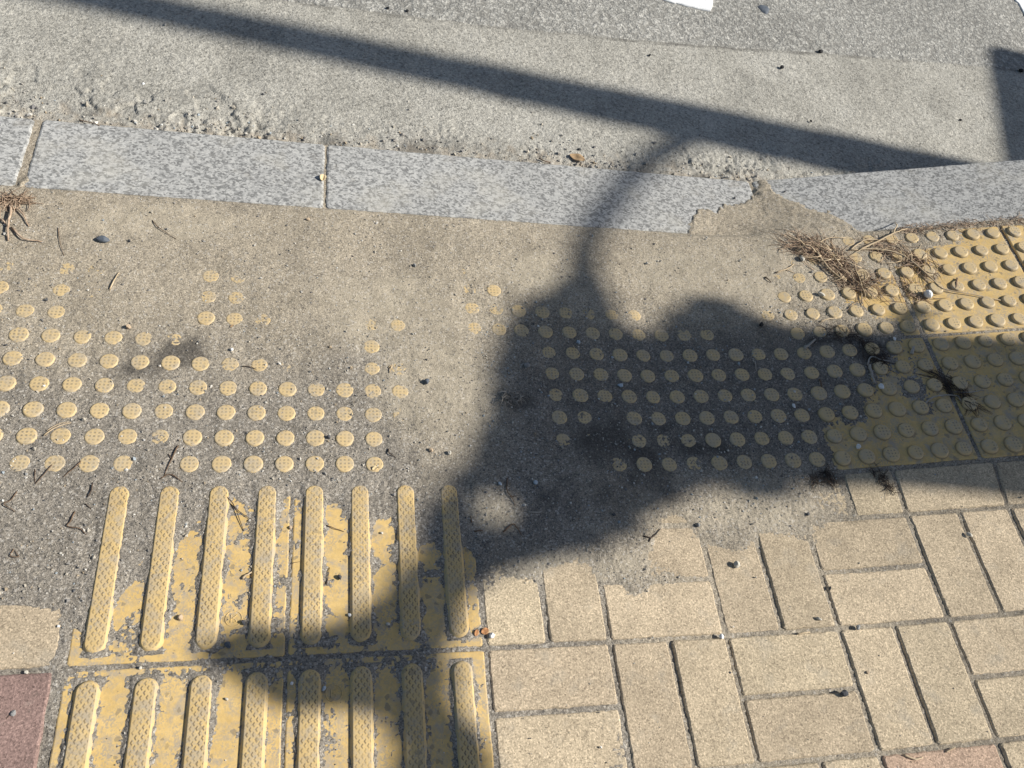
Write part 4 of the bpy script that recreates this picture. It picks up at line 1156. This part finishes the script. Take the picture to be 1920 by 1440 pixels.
# lamp pole: its shadow is the long band over the gutter
a_ = 0.5 * (G(640, 60, lambda x, y: 0.0) + G(640, 127, lambda x, y: 0.0))
b_ = 0.5 * (G(1280, 188, lambda x, y: 0.0) + G(1280, 268, lambda x, y: 0.0))
SLP = (b_[1] - a_[1]) / (b_[0] - a_[0])
BASEX = 5.6
def band(x): return a_[1] + SLP * (x - a_[0])
AZ_ = np.array([1.0, SLP]); AZ_ /= np.linalg.norm(AZ_)
pole = empty('lamp_pole', (BASEX, band(BASEX), 0.0))
tag(pole, 'tall tapered steel lamp pole outside the frame, throwing the long straight shadow', 'lamp pole')
pv, pf = [], []
def rad_at(x): return 0.5 * np.interp(x, [-1.5, 0.19, 1.08, 1.6, 2.5], [0.095, 0.125, 0.160, 0.180, 0.19])
H = [0.02, 1.0, 2.0, 2.8, 3.5, 4.3, 5.2, 6.2, 7.5]
tube([(0, 0, h) for h in H], [float(rad_at(BASEX - h * AZ_[0] / math.tan(EL))) for h in H], pv, pf, 24)
mesh_obj('shaft', pv, pf, M_STEEL, pole, True, 50)
fv, ff = [], []
stack([circ(0.22, 32), circ(0.22, 32), circ(0.20, 32), circ(0.11, 32), circ(0.10, 32)], [-0.02, 0.022, 0.03, 0.05, 0.16], fv, ff)
mesh_obj('base_flange', fv, ff, M_STEEL, pole, True, 40).location = (0, 0, 0.16)
hv, hf = [], []
tube([(0, 0, 7.4), (0.1, 0.3, 7.8), (0.2, 1.0, 8.0), (0.25, 1.6, 8.02)], [0.045, 0.04, 0.035, 0.03], hv, hf, 12)
mesh_obj('arm', hv, hf, M_STEEL, pole, True)
hv, hf = [], []
stack([[(x * 0.12 + 0.26, y * 0.32 + 1.85) for x, y in circ(1, 24)], [(x * 0.13 + 0.26, y * 0.34 + 1.85) for x, y in circ(1, 24)], [(x * 0.07 + 0.26, y * 0.2 + 1.85) for x, y in circ(1, 24)]], [7.95, 8.0, 8.08], hv, hf)
mesh_obj('lamp_head', hv, hf, M_STEEL, pole, True, 40)

# square sign on the pole, turned a little towards the road users
z0f = lambda x, y: 0.0
gn = G(1878, 310, z0f); gf = G(1843, 84, z0f)
Ls = (BASEX - gn[0]) / AZ_[0] - 0.12
yaw = math.atan2(-(gf[0] - gn[0]), gf[1] - gn[1])
ztop = Ls * math.tan(EL)
ed = (gf - gn)[:2]; wd = float(np.linalg.norm(ed)) + 0.12
ctr_ = gf[:2] - ed / np.linalg.norm(ed) * wd / 2 + AZ_ * Ls
sign = empty('road_sign', (ctr_[0], ctr_[1], ztop - 0.32), (0, 0, yaw))
tag(sign, 'square blue road sign plate on the lamp pole, outside the frame', 'road sign')
P = rect_loop(-wd / 2, wd / 2, -0.32, 0.32, 0.05, 0.03)
v, f = [], []
stack([P, P, inset(P, 0.002)], [-0.003, 0.003, 0.0035], v, f)
f.append(tuple(range(len(P)))[::-1])
v = [(z, x, y) for x, y, z in v]
mesh_obj('plate', v, f, M_SIGN, sign)
v, f = [], []
for zc in (-0.18, 0.18):
    tube([(0.012, -wd / 2 + 0.02, zc), (0.03, -wd / 2 - 0.0, zc), (0.05, wd / 2 - 0.05, zc)], 0.012, v, f, 8)
mesh_obj('bracket', v, f, M_STEEL, sign)

# street tree: trunk and pruned leafy crown
tree_base = up(1500, 778, 3.50); tree_base[2] = 0.0
tree = empty('street_tree', tree_base)
tree.location = (tree_base[0], tree_base[1], 0.14)
tag(tree, 'thick-trunked pruned street tree on the pavement, outside the frame, throwing the broad leafy shadow', 'tree')
TB = np.array(tree.location)
tv, tf = [], []
def rel(p): return tuple(np.array(p) - TB)
trunk_top = up(1430, 775, 3.62)
def limb(pts, rads, sides=12):
    L = smooth_line(pts, 5); n = len(L)
    R_ = list(np.interp(np.linspace(0, len(rads) - 1, n), range(len(rads)), rads))
    tube([rel(p) for p in L], R_, tv, tf, sides)
limb([np.array([tree_base[0], tree_base[1], 0.10]), np.array([tree_base[0], tree_base[1], 0.35]), up(1900, 772, 2.95), up(1650, 760, 3.32), up(1470, 757, 3.56), up(1350, 730, 3.75)], [0.24, 0.20, 0.188, 0.184, 0.18, 0.12], 18)
limb([up(1470, 775, 3.56), up(1250, 700, 3.85), up(1120, 640, 4.05), up(1083, 520, 4.20)], [0.12, 0.09, 0.06, 0.03])
limb([up(1470, 775, 3.56), up(1200, 800, 3.85), up(1000, 780, 4.00), up(920, 860, 4.00)], [0.11, 0.08, 0.05, 0.02])
limb([up(1440, 790, 3.56), up(1140, 940, 3.65), up(1010, 1010, 3.62), up(900, 1050, 3.60), up(780, 1160, 3.50), up(640, 1240, 3.35), up(520, 1240, 3.30)], [0.06, 0.045, 0.035, 0.028, 0.02, 0.01])
limb([up(800, 1150, 3.50), up(780, 1260, 3.30), up(790, 1420, 3.20)], [0.025, 0.02, 0.012])
# the thin curved branch whose shadow bends up to the band
limb([up(1083, 520, 4.2), up(1086, 470, 4.7), up(1106, 425, 5.2), up(1138, 380, 5.5), up(1180, 328, 5.5), up(1228, 290, 5.3), up(1275, 265, 5.1), up(1330, 235, 4.9)],
     [0.026, 0.024, 0.024, 0.025, 0.026, 0.028, 0.03, 0.03], 10)
mesh_obj('trunk', tv, tf, M_BARK, tree, True)
BLOB = [(1085, 505), (1045, 540), (985, 580), (945, 625), (918, 690), (912, 760), (895, 835), (865, 885), (832, 925), (812, 960), (795, 1020), (770, 1070), (740, 1110), (800, 1130),
        (850, 1105), (885, 1080), (960, 1045), (1050, 1028), (1130, 1012), (1180, 985), (1195, 935), (1208, 900), (1225, 870), (1255, 852), (1300, 880), (1350, 910), (1420, 925), (1470, 925), (1490, 850),
        (1490, 640), (1430, 602), (1345, 570), (1290, 562), (1235, 622), (1190, 655), (1148, 608), (1115, 540)]
HOLE = [(862, 962), (885, 915), (945, 905), (985, 950), (965, 1000), (895, 1012)]
LOW = [(390, 1218), (440, 1198), (500, 1186), (560, 1195), (620, 1186), (680, 1164), (722, 1126), (760, 1100), (800, 1105), (845, 1108), (832, 1150), (832, 1205), (822, 1245), (815, 1300), (828, 1335),
       (850, 1375), (890, 1390), (903, 1450), (895, 1500), (762, 1500), (758, 1440), (752, 1375), (730, 1340), (690, 1320), (650, 1312), (600, 1318), (545, 1318), (500, 1292), (450, 1262)]
lv, lf = [], []
def leaves(poly, hole, n, L0, L1, size, seed, marg=9):
    r = random.Random(seed); g = np.random.default_rng(seed)
    xs_ = [p[0] for p in poly]; ys_ = [p[1] for p in poly]
    N = n * 12
    QX = g.uniform(min(xs_), max(xs_), N); QY = g.uniform(min(ys_), max(ys_), N)
    ok = np.ones(N, bool)
    for dx, dy in ((0, 0), (marg, 0), (-marg, 0), (0, marg * 0.8), (0, -marg * 0.8)):
        ok &= inpoly(QX + dx, QY + dy, poly)
    if hole: ok &= ~inpoly(QX, QY, hole)
    QX = QX[ok][:n]; QY = QY[ok][:n]
    for x, y in zip(QX, QY):
        p = up(x, y, r.uniform(L0, L1))
        s = size * r.uniform(0.7, 1.2)
        u = Vector((r.gauss(0, 1), r.gauss(0, 1), r.gauss(0, 1))).normalized()
        w = Vector((AZ_[0] + r.gauss(0, .55), AZ_[1] + r.gauss(0, .55), 1 + r.gauss(0, .55))).normalized()
        u = (u - w * u.dot(w)).normalized(); q = w.cross(u)
        c = Vector(rel(p)); b = len(lv)
        lv.extend([c - u * s * 0.5, c - u * s * 0.15 + q * s * 0.3 + w * s * 0.06, c + u * s * 0.25 + q * s * 0.24 + w * s * 0.05, c + u * s * 0.55,
                   c + u * s * 0.25 - q * s * 0.24 + w * s * 0.05, c - u * s * 0.15 - q * s * 0.3 + w * s * 0.06])
        lf.extend([(b, b + 1, b + 2, b + 3), (b, b + 3, b + 4, b + 5)])
leaves(BLOB, HOLE, 3600, 3.55, 4.15, 0.055, 21, 6)
leaves(LOW, None, 1900, 2.6, 3.1, 0.045, 22, 3)
leaves([(1690, 630), (1688, 585), (1700, 575), (1720, 585), (1725, 630)], None, 14, 2.1, 2.2, 0.04, 23, 3)
mesh_obj('crown', lv, lf, M_LEAF, tree)

# ------------------------------------------------------------------ camera, light, sky
cam = bpy.data.cameras.new('camera'); co = bpy.data.objects.new('camera', cam); COL.objects.link(co)
cam.sensor_width = 36; cam.lens = CAM_F / 1920 * 36; cam.clip_start = 0.05; cam.clip_end = 1000
Rw = Matrix([list(CAM_R[0]), list(-CAM_R[1]), list(-CAM_R[2])]).transposed().to_4x4()
co.matrix_world = Matrix.Translation(Vector(CAM_C)) @ Rw
scene.camera = co

sun = bpy.data.lights.new('sun', 'SUN'); so = bpy.data.objects.new('sun', sun); COL.objects.link(so)
sun.energy = 5.0; sun.angle = math.radians(0.55); sun.color = (1.0, 0.955, 0.885)
S = Vector((AZ_[0] * math.cos(EL), AZ_[1] * math.cos(EL), math.sin(EL)))
so.rotation_euler = S.to_track_quat('Z', 'Y').to_euler(); so.location = (3, -0.5, 6)
w = bpy.data.worlds.new('World'); scene.world = w; w.use_nodes = True
nt = w.node_tree; nt.nodes.clear()
sky = nt.nodes.new('ShaderNodeTexSky'); sky.sky_type = 'NISHITA'; sky.sun_disc = False
sky.sun_elevation = EL; sky.sun_rotation = math.atan2(S.x, S.y)
bg = nt.nodes.new('ShaderNodeBackground'); bg.inputs[1].default_value = 0.063
ow = nt.nodes.new('ShaderNodeOutputWorld')
nt.links.new(sky.outputs[0], bg.inputs[0]); nt.links.new(bg.outputs[0], ow.inputs[0])
scene.view_settings.view_transform = 'Standard'; scene.view_settings.look = 'None'
scene.view_settings.exposure = 0.35; scene.view_settings.gamma = 1
